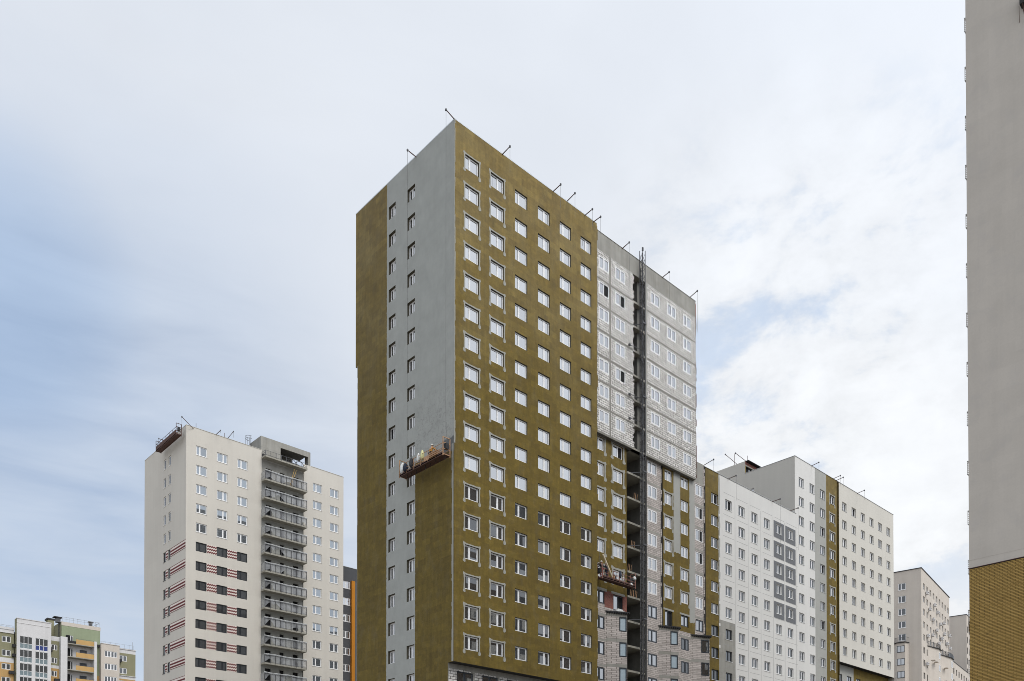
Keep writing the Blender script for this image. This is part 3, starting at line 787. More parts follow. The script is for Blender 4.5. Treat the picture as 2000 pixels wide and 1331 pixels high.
# bays of bare block with a wooden roof, dark-framed windows
def bay(xa, xb, yo, xe, wa, wb, top=27.0, painted_reflection=False):
    """plan: (xa,62.15) -> (xb,yo) slanting out, then back to (xe,62.15)"""
    a, b2, c2 = Vector((xa, 62.15, 0)), Vector((xb, yo, 0)), Vector((xe, 62.15, 0))
    d = (b2 - a); L = d.length; d.normalize(); n = Vector((d.y, -d.x, 0))
    fr = MB(Q.o); bl = MB(Q.o); co_ = MB(Q.o)
    def PP(u, z, o=0.0): return a + d * u + n * o + Vector((0, 0, z))
    u0, u1 = L * wa, L * wb
    for k in range(8):
        zt_ = 26.6 - FL * k; zb_ = zt_ - 1.62; nx = zt_ - FL
        for (p0, p1, q0, q1) in ((0.0, u0, zb_, zt_), (u1, L, zb_, zt_), (0, L, nx + .34, zb_)):
            if p1 - p0 > .01: bl.poly([PP(p0, q0), PP(p1, q0), PP(p1, q1), PP(p0, q1)])
        MB(Q.o).poly([PP(0, nx + .0, .004), PP(L, nx, .004), PP(L, nx + .34, .004), PP(0, nx + .34, .004)]).build('bay_frame', 'concrete', Q.root)
        for p0, q0, p1, q1 in ((u0, zb_, u1, zb_), (u1, zb_, u1, zt_), (u0, zt_, u0, zb_), (u0, zt_, u1, zt_)):
            bl.poly([PP(p0, q0), PP(p1, q1), PP(p1, q1, -.06), PP(p0, q0, -.06)])
        w, h = u1 - u0, zt_ - zb_
        me, panes, vm = win_proto(w, h, 0, 'pvc_dark')
        ob = link('bay_window', me, Q.root, PP(u0, zb_, 0.01) - Q.o, (0, 0, math.atan2(d.y, d.x)))
        for pm, l in panes:
            po = link('pane', pm, ob, l, (R(WR.gauss(0, .12)), 0, R(WR.gauss(0, .12))))
            if painted_reflection: MB().box(.12, .05, .12, w - .12, .06, h - .12).build('painted_reflection', 'pale_reflection', ob); bpy.data.objects.remove(po)  # pale panel replaces the pane, its colour imitating a bright reflection
    co_.poly([PP(0, 26.6, .004), PP(L, 26.6, .004), PP(L, top, .004), PP(0, top, .004)])
    mb = MB(Q.o); mb.poly([b2, c2, c2 + Vector((0, 0, top)), b2 + Vector((0, 0, top))])
    bl.build('bay_wall', 'block_pink', Q.root); co_.build('bay_frame', 'concrete', Q.root); mb.build('bay_wall', 'block_pink', Q.root)
    rf = MB(Q.o); e = 0.28
    rf.prism([(xa - e * .6, 62.14), (xb - .05, yo - e), (xb + e, yo - e * .6), (xe + e * .8, 62.14)], top + .02, top + .14)
    ro = rf.build('bay_roof', 'dark_felt', Q.root)
    jb = MB(Q.o)
    for i in range(9):
        q = a.lerp(b2, (i + .3) / 9); jb.box(q.x - .05, q.y - e - .0, top - .12, q.x + .05, q.y - .02, top + .02)
    jb.build('joist', 'dark_felt', ro)
bay(72.03, 74.35, 61.12, 75.50, 0.62, 0.98, painted_reflection=True)
bay(81.45, 83.85, 61.12, 84.95, 0.58, 0.96, painted_reflection=True)
bay(87.85, 90.20, 61.12, 91.10, 0.54, 0.97)
mb = Q.mb(); mb.box(73.0, 61.5, 27.16, 74.6, 62.0, 27.34); mb.box(73.3, 61.55, 27.34, 74.2, 61.95, 27.5); mb.build('bay_snow_sheet', 'white_sack', Q.root)
# scattered put-log holes and dark spots in the raw block
mb = Q.mb(); r = random.Random(31)
for i in range(150):
    lo = r.random() < .55
    F_, u, z = (Fl, r.choice((r.uniform(78.2, 79.2), r.uniform(81.1, 81.7), r.uniform(85, 88.4))), r.uniform(19, 46 if r.random() < .5 else 27)) if lo else (Fu, r.uniform(78.8, 88), r.choice(slabz) + r.uniform(.3, .55))
    if lo and u > 82: z = r.uniform(19, 26.9)
    s = r.uniform(.025, .055); F_.box(mb, u, u + s, z, z + s, 0.0, 0.012)
mb.build('putlog_holes', 'black', Q.root)
shell(Q, 69.4, 61.75, 88.25, 77.0, 46.1, ZR, 'block', 'XY'); shell(Q, 69.4, 62.15, 90.72, 77.0, 0, 48.6, 'block', 'Y')
roof_slab(Q, 69.4, 62, 88.1, 76.9, ZR - .7); roof_slab(Q, 88.3, 62.3, 90.7, 76.9, 48.2)
coping(Q, [(69.4, 61.66, 88.3, 62.05)], ZR, t=0.03, mat='concrete')

# ================================================================== 3 white panel section
P3 = Bld('panel_block', 'lower section of white square panels with ten grey framed windows beside olive strip', 90.75, 62.34)
F3 = Fac(P3, 'y', 62.34)
Z3 = 48.75
C3 = [92.42, 95.62, 98.68, 101.82, 104.95, 108.08, 111.18]
ops = [(x, x + (1.60 if i == 0 else 1.50), 44.66 - FL * k, 45.98 - FL * k) for i, x in enumerate(C3) for k in range(11)]
def p3(u, z):
    if u < 93.98 + .14: return 'wool'
    if u < 97.85 and z < 30.15: return 'concrete'
    return 'white_panel'
wall(F3, 90.75, 113.59, 0, Z3, ops, p3, {'wool': 'insulated_wall', 'concrete': 'base_coat', 'white_panel': 'panel_wall'}, depth=0.22, cuts_u=(94.12, 97.85), cuts_z=(30.15,))
for i, x in enumerate(C3):
    for k in range(11):
        dk = i < 2 and k >= 6 or (i == 0 and k >= 6)
        w = 1.60 if i == 0 else 1.50
        op = 1 if (i < 2 and k == 0) else None
        window(F3, x, x + w, 44.66 - FL * k, 45.98 - FL * k, 0.48, 'pvc_dark_low' if dk else 'pvc_low', inset=0.15, open_=op, sill='pvc')
mb = P3.mb()
for i in range(2):
    for k in range(5):
        u0, u1, z0, z1 = (107.58, 110.32)[i * 1] if False else (107.45 + 3.13 * i), 110.25 + 3.13 * i, 43.98 - FL * k, 46.27 - FL * k
        a0, a1, b0, b1 = C3[5 + i], C3[5 + i] + 1.5, 44.66 - FL * k, 45.98 - FL * k
        for q in ((u0, u1, z0, b0), (u0, u1, b1, z1), (u0, a0, b0, b1), (a1, u1, b0, b1)): F3.box(mb, *q, 0.0, 0.012)
mb.build('grey_frame', 'grey_paint', P3.root)
mb = P3.mb()                                   # panel joints
for j in range(7):
    u = 97.85 + 3.14 * j - 3.14
    if j > 0: F3.box(mb, u - .02, u + .02, 0, 46.6, 0.0, 0.006)
    for k in range(11):
        F3.box(mb, u + .42, min(u + 3.02, 113.5), 46.70 - FL * k, 46.735 - FL * k, 0.0, 0.006)
mb.build('panel_joints', 'groove', P3.root)
r = random.Random(8); mb = P3.mb(); z = 30.2    # ragged end of the white finish over the grey base coat
while z < 48.4:
    zz = z + r.uniform(.3, .9); F3.box(mb, 94.0 + r.uniform(0, .10), 94.30 + r.uniform(0, .16), z, zz, 0.0, 0.008); z = zz
mb.build('base_coat', 'coat', P3.root)
for k in range(7):
    mb = P3.mb(); F3.box(mb, 94.05, 94.4, 44.9 - FL * k - 1.6, 45.1 - FL * k - 1.6 + .15, 0.008, 0.03); mb.build('render_stop', 'white_panel', P3.root)
shell(P3, 90.75, 62.34, 113.59, 77.0, 0, Z3, 'block', 'Y')
roof_slab(P3, 90.8, 62.7, 113.5, 76.9, Z3 - .5)
coping(P3, [(90.75, 62.28, 113.59, 62.7)], Z3, t=0.04)

# ================================================================== 4 cream and grey section
P4 = Bld('finished_block', 'farther cream section split by a grey and an olive strip, with blank side wall', 113.59, 62.51)
F4, F4x = Fac(P4, 'y', 62.51), Fac(P4, 'x', 113.59)
Z4 = 57.12
CA = [114.70, 117.84, 120.94, 124.02]; CB = [128.00 + 3.13 * i for i in range(6)]
def zr4(k): return 54.44 - FL * k
opA = [(x, x + 1.48, zr4(k) - 1.32, zr4(k)) for x in CA for k in range(13)]
wall(F4, 113.59, 126.2, 0, Z4, opA, lambda u, z: 'white_panel' if u < 119.4 else 'coat' if u < 122.85 else 'wool',
     {'white_panel': 'white_wall', 'coat': 'base_coat', 'wool': 'insulated_wall'}, depth=0.24, cuts_u=(119.4, 122.85))
opB = [(x, x + 1.42, zr4(k) - 1.32, zr4(k)) for x in CB for k in range(9)]
wall(F4, 126.9, 146.35, 29.5, Z4, opB, lambda u, z: 'cream', {'cream': 'cream_wall'}, depth=0.26)
o4 = {(0, 0): None, (2, 0): None, (2, 2): 1, (2, 4): 1, (3, 0): 0, (2, 7): 1}
for i, x in enumerate(CA):
    for k in range(13):
        window(F4, x, x + 1.48, zr4(k) - 1.32, zr4(k), 0.5, 'pvc_low', inset=0.16, open_=o4.get((i, k)), sill='coping')
        if i == 3: surround(F4, x, x + 1.48, zr4(k) - 1.32, zr4(k))
for i, x in enumerate(CB):
    for k in range(9): window(F4, x, x + 1.42, zr4(k) - 1.32, zr4(k), 0.5, 'pvc_low', inset=0.2, name='cream_window', sill='coping', open_=1 if (i, k) == (1, 0) else None)
# recess between the strips
mb = P4.mb(); mb.poly([(126.2, 62.51, 0), (126.2, 63.5, 0), (126.2, 63.5, Z4), (126.2, 62.51, Z4)]); mb.poly([(126.2, 63.5, 0), (126.9, 63.5, 0), (126.9, 63.5, Z4), (126.2, 63.5, Z4)])
mb.poly([(126.9, 63.5, 0), (126.9, 62.51, 0), (126.9, 62.51, Z4), (126.9, 63.5, Z4)]); mb.build('recess_wall', 'wool', P4.root)
P4.mb().poly([(126.9, 62.51, 29.5), (146.35, 62.51, 29.5), (146.35, 63.5, 29.5), (126.9, 63.5, 29.5)]).build('soffit', 'black', P4.root)
F4b = Fac(P4, 'y', 63.5)
ops = [(x + .2, x + 1.7, 24.8 - FL * k + 1.6, 24.8 - FL * k + 3.2) for x in CB for k in range(3)]
wall(F4b, 126.9, 146.35, 0, 29.5, ops, lambda u, z: 'coat' if u < 133.6 else 'wool', {'coat': 'base_coat', 'wool': 'insulated_wall'}, depth=.2, cuts_u=(133.6,))
for x in CB:
    for k in range(3): window(F4b, x + .2, x + 1.7, 24.8 - FL * k + 1.6, 24.8 - FL * k + 3.2, .5, 'pvc_dark', inset=.12, name='low_window')
wall(F4x, 62.51, 78.0, 0, Z4, [(69.12, 70.4, 53.1, 54.47)], lambda u, z: 'cream', {'cream': 'side_wall'}, depth=.2)
window(F4x, 69.12, 70.4, 53.1, 54.47, 0, inset=.12, name='side_window')
# stair-head housing flush with the side wall
mb = P4.mb(); mb.poly([(113.59, 70.6, Z4), (113.59, 78, Z4), (113.59, 78, 58.98), (113.59, 70.6, 58.98)]); mb.poly([(113.59, 78, Z4), (117.2, 78, Z4), (117.2, 78, 58.98), (113.59, 78, 58.98)])
mb.poly([(117.2, 70.6, Z4 - .6), (117.2, 78, Z4 - .6), (117.2, 78, 58.98), (117.2, 70.6, 58.98)]); hs = mb.build('stair_housing', 'cream', P4.root)
Fh = Fac(P4, 'y', 70.6)
mb = P4.mb(); Fh.box(mb, 113.6, 117.2, 58.48, 58.95, -.2, 0); mb.build('brick_band', 'red_brick', hs)
mb = P4.mb(); Fh.box(mb, 113.6, 117.2, 58.30, 58.48, -.2, 0.02); mb.build('lintel', 'slab', hs)
mb = P4.mb(); Fh.box(mb, 113.6, 113.8, 56.4, 58.3, -.2, 0); Fh.box(mb, 115.6, 117.2, 56.4, 58.3, -.2, 0); mb.build('insulated_wall', 'wool', hs)
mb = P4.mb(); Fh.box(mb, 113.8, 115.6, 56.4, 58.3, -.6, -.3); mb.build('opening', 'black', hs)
mb = P4.mb(); Fh.box(mb, 113.8, 114.05, 56.5, 58.25, -.25, -.2); Fh.box(mb, 114.9, 115.1, 56.5, 58.25, -.25, -.2); mb.build('glazing', 'glass', hs)
P4.mb().box(113.75, 70.1, 58.96, 117.6, 78.1, 59.06).build('roof', 'dark_felt', hs)
shell(P4, 113.59, 62.51, 146.35, 78.0, 0, Z4, 'cream', 'XY')
roof_slab(P4, 113.8, 62.9, 146.1, 77.8, Z4 - .5)
coping(P4, [(113.55, 62.45, 146.4, 62.85), (113.55, 62.85, 113.95, 70.6)], Z4, t=0.05)

# ================================================================== 5 cream tower on the left
L5 = Bld('cream_tower', 'cream tower with plastic wrapped balconies and red zigzag panels between dark windows', 49.93, 122.27)
F5, F5x = Fac(L5, 'y', 122.27), Fac(L5, 'x', 49.93)
Z5 = 61.75
def z5(k): return 59.24 - FL * k
C5 = [51.40, 54.54, 57.70]; D5 = [70.42, 73.52]
NR = 16
ops = [(x, x + 1.62, z5(k) - 1.34, z5(k)) for x in C5 + D5 for k in range(NR)]
wall(F5, 49.93, 61.6, 0, Z5, [o for o in ops if o[0] < 61], lambda u, z: 'cream_tower', {'cream_tower': 'front_wall'}, depth=.16)
wall(F5, 68.75, 76.07, 0, Z5, [o for o in ops if o[0] > 68], lambda u, z: 'cream_tower', {'cream_tower': 'front_wall'}, depth=.16)
for i, x in enumerate(C5):
    for k in range(NR):
        dk = k >= 5
        window(F5, x, x + 1.62, z5(k) - 1.34, z5(k), (0.36, .6, .38)[i], 'pvc_black_low' if dk else 'pvc_mid', inset=.12, sill=None if dk else 'pvc')
for i, x in enumerate(D5):
    for k in range(NR): window(F5, x, x + 1.62, z5(k) - 1.34, z5(k), (0.38, .55)[i], 'pvc_mid', inset=.12, sill='pvc')
# zigzag panels
def zig(u0, u1, z0, z1, F):
    mb = F.b.mb(); mb.cur = 0
    F.box(mb, u0, u1, z0, z1, 0.0, 0.006); mb.cur = 1
    n = 5; amp = .17; per = (u1 - u0) / n; rows = 3; th = .20
    for rI in range(rows):
        zb = z0 + (z1 - z0) * (rI + .5) / rows - .0
        for i in range(n * 2):
            ua, ub = u0 + per * i / 2, u0 + per * (i + 1) / 2
            za, zc = (zb - amp / 2, zb + amp / 2) if i % 2 else (zb + amp / 2, zb - amp / 2)
            mb.poly([F.P(ua, za - th / 2, .035), F.P(ub, zc - th / 2, .035), F.P(ub, zc + th / 2, .035), F.P(ua, za + th / 2, .035)])
    return mb.build('zigzag_panel', ['pink_paint', 'red_paint'], F.b.root)
for k in range(5, NR):
    for a in (53.03, 56.17): zig(a, a + 1.5, z5(k) - 1.31, z5(k) - .02, F5)
# narrow windows and red stripes on the end wall
NY = [(127.85, 128.78), (129.66, 130.60)]
ops = [(a, b_, z5(k) - 1.46, z5(k)) for a, b_ in NY for k in range(NR)]
wall(F5x, 122.27, 138.35, 0, Z5, ops, lambda u, z: 'cream_tower', {'cream_tower': 'end_wall'}, depth=.14)
for a, b_ in NY:
    for k in range(NR): window(F5x, a, b_, z5(k) - 1.46, z5(k), 0, 'pvc_low' if k < 5 else 'pvc_black_low', inset=.1, name='narrow_window', sill='pvc' if k < 5 else 'pvc_dark')
for k in range(5, NR):
    mb = L5.mb(); zt_ = z5(k)
    for a, b_ in ((122.33, 127.82), (128.81, 129.63)):
        mb.cur = 0; F5x.box(mb, a, b_, zt_ - 1.20, zt_, 0.0, 0.006)
        mb.cur = 1
        for q, th in ((-.0, .06), (-.36, .22), (-.80, .22), (-1.17, .06)): F5x.box(mb, a, b_, zt_ + q - th, zt_ + q, 0.006, 0.03)
    mb.build('stripe_band', ['pink_paint', 'red_paint'], L5.root)
# balcony strip: bare concrete wall with dark door openings
Fg = Fac(L5, 'y', 122.40)
ops = [(a, b_, z5(k) - 2.1, z5(k), .3) for k in range(NR) for a, b_ in ((62.34, 63.36), (64.76, 65.52), (67.02, 67.98))]
wall(Fg, 61.6, 68.75, 0, 60.5, ops, lambda u, z: 'concrete' if z > 57 else 'coat', {'concrete': 'concrete_wall', 'coat': 'balcony_wall'}, cuts_z=(57,))
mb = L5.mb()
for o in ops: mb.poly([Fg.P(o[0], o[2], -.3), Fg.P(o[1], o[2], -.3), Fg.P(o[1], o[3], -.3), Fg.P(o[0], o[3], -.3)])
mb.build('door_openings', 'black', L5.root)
r = random.Random(17)
def balcony(zb, top, film=True, seed=0):
    X0, X1, Y0, Y1 = 61.56, 68.76, 121.07, 122.26
    s = L5.mb().box(X0, Y0, zb - .06, X1, Y1, zb + .18).build('balcony', 'slab', L5.root)
    rl = L5.mb(); n = 8
    for i in range(n + 1):
        x = X0 + .08 + (X1 - X0 - .16) * i / n; rl.box(x - .03, Y0 + .0, zb + .05, x + .03, Y0 + .075, top)
    for zz in (top - .03, zb + .26): rl.box(X0 + .03, Y0 + .035, zz, X1 - .03, Y0 + .07, zz + .03)
    for x in (X0 + .05, X1 - .08):
        rl.box(x, Y0 + .05, top - .03, x + .03, Y1, top); rl.box(x, Y0 + .05, zb + .6, x + .03, Y1, zb + .63); rl.box(x, Y1 - .06, zb + .18, x + .03, Y1 - .02, top)
    rl.build('railing', 'steel', s)
    if not film: return
    q = random.Random(seed); mb = L5.mb(); nx = 28; rows = 7; P = []
    bites = [(q.uniform(.05, .95), q.uniform(.04, .13), q.uniform(.35, .8)) for _ in range(q.choice((0, 1, 1, 2)))] + [(0.13, .08, q.uniform(.2, .75))]
    for i in range(nx + 1):
        t = i / nx; x = X0 + (X1 - X0) * t; col = []
        sag = .05 * math.sin(9 * t + seed) + q.uniform(-.02, .02)
        low = zb + .22
        for c0, wd, am in bites: low = max(low, zb + .22 + (top - zb) * am * math.exp(-((t - c0) / wd) ** 2))
        hi = top + .05 + sag * (.6)
        for j in range(rows + 1):
            w_ = j / rows; col.append((x, Y0 + .12 - .03 * math.sin(5 * t * 3 + j * .5 + seed) * (1 - w_) - .01, low + (hi - low) * w_))
        col.append((x, Y0 + .02, hi + .05)); col.append((x, Y0 - .04, hi - .10))
        P.append(col)
    for i in range(nx):
        for j in range(len(P[0]) - 1): mb.poly([P[i][j], P[i + 1][j], P[i + 1][j + 1], P[i][j + 1]])
    mb.poly([(X0 - .01, Y0, zb + .2), (X0 - .01, Y1, zb + .2), (X0 - .01, Y1, top), (X0 - .01, Y0, top + .04)])
    mb.build('plastic_sheet', 'film', s, True)
    mb = L5.mb()
    for i in range(nx): mb.bar(Vector(P[i][-2]) + Vector((0, .0, .0)), Vector(P[i + 1][-2]) + Vector((0, .0, .0)), .04 + .015 * q.random(), 5)
    mb.build('sheet_roll', 'white_sack', s, True)
for k in range(14): balcony(56.87 - FL * k, 58.27 - FL * k, True, k * 3 + 1)
balcony(60.45, 61.40, False)
L5.mb().bar((66.0, 121.7, 57.1), (66.75, 121.5, 60.1), .05).bar((66.15, 121.7, 57.1), (67.0, 121.4, 59.9), .05).build('leaning_planks', 'yellow_wood', L5.root)
# rooftop plant room
PR = L5.mb(); x0, x1, y0, y1, zt_ = 61.6, 70.12, 122.55, 126.3, 64.05
a0, a1, b0, b1 = 64.9, 69.72, 61.3, 63.22
for q in ((x0, a0, 60.5, zt_), (a1, x1, 60.5, zt_), (a0, a1, b1, zt_), (a0, a1, 60.5, b0)): PR.box(q[0], y0, q[2], q[1], y0 + .2, q[3])
PR.box(x0, y0 + .2, 61.2, x0 + .2, 124.9, zt_); PR.box(x0, 124.9, 63.1, x0 + .2, y1, zt_); PR.box(x0, 125.7, 61.2, x0 + .2, y1, 63.1)
PR.box(x0 + .2, y1 - .2, 61.2, 68.9, y1, zt_); PR.box(x0 + .2, y0 + .2, zt_ - .2, x1, y1 - .2, zt_ - .0)
PR.box(x1 - .2, y0 + .2, 61.2, x1, 124.0, zt_ - .2)
ro = PR.build('plant_room', 'concrete', L5.root)
mb = L5.mb(); rr = random.Random(4)
for i in range(3):
    cx = 65.8 + 1.4 * i
    for j in range(8): t = math.pi * j / 8; mb.bar((cx + .75 * math.cos(t), 123.2, 61.6 + .75 * math.sin(t)), (cx + .75 * math.cos(t + math.pi / 8), 123.2, 61.6 + .75 * math.sin(t + math.pi / 8)), .05)
mb.box(65.0, 123.4, 61.3, 68.6, 124.2, 61.9); mb.build('rooftop_pipes', 'dark_felt', ro)
mb = L5.mb()
for z_ in (62.4, 63.4, 64.6, 65.0):                     # cage ladder on the roof edge
    for j in range(7):
        t0, t1 = -math.pi / 2 + math.pi * j / 7, -math.pi / 2 + math.pi * (j + 1) / 7
        mb.bar((61.55 - .75 * math.cos(t0), 126.0 + .5 * math.sin(t0), z_), (61.55 - .75 * math.cos(t1), 126.0 + .5 * math.sin(t1), z_), .03)
for t in (-1.2, 0, 1.2): mb.bar((61.55 - .75 * math.cos(t), 126.0 + .5 * math.sin(t), 62.2), (61.55 - .75 * math.cos(t), 126.0 + .5 * math.sin(t), 65.0), .03)
for y in (125.7, 126.25): mb.bar((61.5, y, 61.6), (61.5, y, 65.0), .035)
mb.build('cage_ladder', 'steel', L5.root)
shell(L5, 49.93, 122.27, 76.07, 138.35, 0, Z5, 'cream_tower', 'XY')
roof_slab(L5, 50.1, 122.5, 75.9, 138.1, Z5 - .4)
coping(L5, [(49.9, 122.22, 61.55, 122.6), (70.15, 122.22, 76.1, 122.6), (49.9, 122.6, 50.3, 138.38)], Z5, t=.05, mat='cream')

# ================================================================== 6 grey and orange building between the towers
B6 = Bld('grey_building', 'dark grey building with an orange fin seen in the gap between the two towers', 76.3, 125.0)
F6 = Fac(B6, 'y', 125.0)
ops = [(77.30, 79.12, 44.45 - FL * k, 45.72 - FL * k) for k in range(9)]
wall(F6, 76.3, 84, 0, 48.1, ops, lambda u, z: 'graphite', {}, depth=.15)
for o in ops: window(F6, *o[:4], .55, inset=.08, sill='pvc')
mb = B6.mb(); F6.box(mb, 79.2, 79.8, 0, 45.85, -.02, .45); mb.build('orange_fin', 'orange', B6.root)
mb = B6.mb(); F6.box(mb, 79.8, 84, 0, 45.85, 0.0, .05); mb.build('dark_panel', 'dark_panel', B6.root)
shell(B6, 76.3, 125.0, 84, 139, 0, 48.1, 'graphite', 'XYx'); roof_slab(B6, 76.4, 125.1, 83.9, 138.9, 48.0)
coping(B6, [(76.3, 124.95, 84.05, 125.3)], 48.1, t=.06)
# ================================================================== 7 multicoloured building at far left
V = Bld('coloured_building', 'low far building in white, sage green and ochre with glazed loggias and roof railings', 40.0, 200.0)
def fz(k): return 44.08 - FL * k
Va, Vb, Vc = Fac(V, 'y', 200.0), Fac(V, 'y', 198.9), Fac(V, 'y', 200.3)
def colors_wing(u, z): return 'offwhite' if z > 44.85 or 38.7 < z < 39.65 else 'moss' if z > 38.7 else 'ochre_wall'
NM = {'offwhite': 'white_band', 'moss': 'green_wall', 'ochre_wall': 'ochre_wall', 'sage': 'green_wall', 'sand': 'sand_wall'}
ops = [(43.8, 45.42, fz(k) - 1.25, fz(k)) for k in range(6)]
wall(Va, 36, 46.0, 0, 45.85, ops, colors_wing, NM, depth=.15, cuts_z=(44.85, 38.7, 39.65))
for o in ops: window(Va, *o[:4], .5, 'pvc_low', inset=.08)
mb = V.mb(); mb.box(36, 199.9, 45.5, 46.0, 200.2, 45.95)
mb.box(36, 199.85, 44.75, 46.0, 200.0, 44.85); mb.build('cornice', 'offwhite', V.root)
mb = V.mb(); mb.box(36, 200.1, 46.35, 46.0, 200.14, 46.40); mb.box(36, 200.1, 46.1, 46.0, 200.14, 46.13)
for i in range(9): mb.box(36.2 + 1.2 * i, 200.1, 45.85, 36.24 + 1.2 * i, 200.14, 46.4)
mb.build('roof_railing', 'galv', V.root)
# glazed loggia stack
W0, W1 = 46.25, 52.72
gx = [(46.85, 49.12), (49.72, 52.10)]
ops = [(a, b_, fz(k) + .35 - 2.62, fz(k) + .30) for a, b_ in gx for k in range(6)]
wall(Vb, W0, W1, 0, 47.95, ops, lambda u, z: 'offwhite', {'offwhite': 'loggia_wall'}, depth=.12)
for o in ops:
    a, b_, c, d = o[:4]; n = 3; w = (b_ - a) / n
    f_ = V.mb()
    for i in range(n + 1): Vb.box(f_, a + w * i - .04, a + w * i + .04, c, d, -.1, -.02)
    for z in (c + .02, c + 1.05, d - .04): Vb.box(f_, a, b_, z - .03, z + .05, -.1, -.02)
    fr = f_.build('loggia_glazing', 'pvc', V.root)
    g1 = V.mb(); Vb.box(g1, a + .04, b_ - .04, c + 1.1, d - .04, -.09, -.07); g1.build('pane', 'glass_low', fr)
    g2 = V.mb(); Vb.box(g2, a + .04, b_ - .04, c + .06, c + 1.03, -.09, -.06)
    g2.build('spandrel', 'spandrel_blue' if (a > 49 and abs(d - fz(0) - .3) < .1) else 'spandrel', fr)
V.mb().poly([(W0, 198.9, 0), (W0, 200.6, 0), (W0, 200.6, 47.95), (W0, 198.9, 47.95)]).poly([(W0, 198.9, 47.95), (W1, 198.9, 47.95), (W1, 200.6, 47.95), (W0, 200.6, 47.95)]).build('loggia_side', 'moss', V.root)
V.mb().box(W0 - .05, 198.8, 47.85, W1 + .05, 199.2, 48.0).box(W0, 198.84, 46.95, W1, 198.9, 47.02).build('cornice', 'offwhite', V.root)
# link bay
ops = [(53.0, 54.22, fz(k) - .3 - 1.2, fz(k) - .3) for k in range(6)]
wall(Va, W1, 55.1, 0, 45.5, ops, lambda u, z: 'offwhite' if z > 44.55 or 38.7 < z < 39.35 else 'moss' if z > 38.7 else 'ochre_wall', NM, depth=.15, cuts_z=(44.55, 38.7, 39.35))
for o in ops: window(Va, *o[:4], .55, 'pvc_low', inset=.08)
V.mb().box(54.6, 198.9, 0, 55.9, 200.2, 45.5).build('pier', 'offwhite', V.root)
# green stair tower
V.mb().box(55.25, 200.9, 0, 63.1, 212, 48.35).build('stair_tower', 'sage', V.root)
V.mb().box(55.22, 200.86, 48.35, 63.15, 212.0, 49.15).build('cornice', 'sand', V.root)
V.mb().poly([(55.2, 200.9, 45.0), (55.2, 208, 45.0), (55.2, 208, 49.1), (55.2, 200.9, 49.1)]).build('tower_side', 'moss', V.root)
mb = V.mb()
mb.box(55.4, 201.0, 50.15, 63.0, 201.04, 50.20); mb.box(55.4, 201.0, 49.75, 63.0, 201.04, 49.78)
for i in range(11): mb.box(55.4 + .75 * i, 201.0, 49.1, 55.44 + .75 * i, 201.05, 50.2)
for y in (203, 205, 207): mb.box(62.95, y, 49.1, 63.0, y + .05, 50.2)
mb.box(62.95, 201, 50.15, 63, 208, 50.2)
mb.build('roof_railing', 'galv', V.root)
mb = V.mb().box(53.9, 206.0, 45, 55.2, 207.6, 50.3); ch = mb.build('chimney', 'moss', V.root)
V.mb().box(53.75, 205.9, 50.3, 55.35, 207.8, 50.65).build('chimney_cap', 'dark_felt', ch)
mb = V.mb().box(54.4, 201.4, 49.0, 55.2, 202.4, 49.95); ch = mb.build('chimney', 'steel', V.root)
V.mb().box(53.9, 201.2, 49.95, 55.5, 202.6, 50.15).build('chimney_cap', 'dark_felt', ch)
V.mb().box(61.1, 201.6, 49.1, 61.7, 202.2, 50.1).box(60.9, 201.5, 50.1, 61.9, 202.3, 50.3).build('roof_vent', 'steel', V.root)
mb = V.mb()
for y in (202.0, 202.5): mb.bar((55.1, y, 44.8), (55.1, y, 49.8), .05)
for i in range(12): mb.bar((55.1, 202.0, 45 + .4 * i), (55.1, 202.5, 45 + .4 * i), .03)
mb.build('roof_ladder', 'steel', V.root)
# balcony stack
V.mb().box(61.35, 199.1, 0, 61.9, 200.9, 45.5).build('pier', 'offwhite', V.root)
V.mb().poly([(55.9, 200.85, 0), (61.4, 200.85, 0), (61.4, 200.85, 44.4), (55.9, 200.85, 44.4)]).build('balcony_wall', 'offwhite', V.root)
for k in range(6):
    z = 44.42 - FL * k
    s = V.mb().box(55.9, 199.3, z - .18, 61.35, 200.85, z).build('balcony', 'slab', V.root)
    V.mb().box(57.75, 199.3, z, 61.35, 199.42, z + 1.0).build('ochre_parapet', 'ochre_rail', s)
    mb = V.mb(); mb.box(57.75, 199.34, z + 1.15, 61.35, 199.37, z + 1.18)
    for i in range(6): mb.box(57.8 + .68 * i, 199.34, z + 1.0, 57.84 + .68 * i, 199.37, z + 1.16)
    mb.build('railing', 'steel', s)
    d = V.mb().box(56.1, 200.74, z + .02, 57.5, 200.8, z + 1.95); d.build('balcony_door', 'black' , V.root)
    V.mb().box(56.95, 200.68, z + .2, 57.5, 200.74, z + 1.9).build('door_frame', 'pvc', V.root)
    V.mb().box(57.03, 200.66, z + .3, 57.42, 200.68, z + 1.8).build('pane', 'glass_low', V.root)
    if k: V.mb().box(58.9, 200.74, z + .95, 60.3, 200.8, z + 1.95).build('balcony_window', 'pvc_dark', V.root)
wall(Fac(V, 'y', 200.8), 61.9, 62.9, 0, 45.4, [], lambda u, z: 'sage' if z > 38.4 else 'ochre_wall', NM, cuts_z=(38.4,))
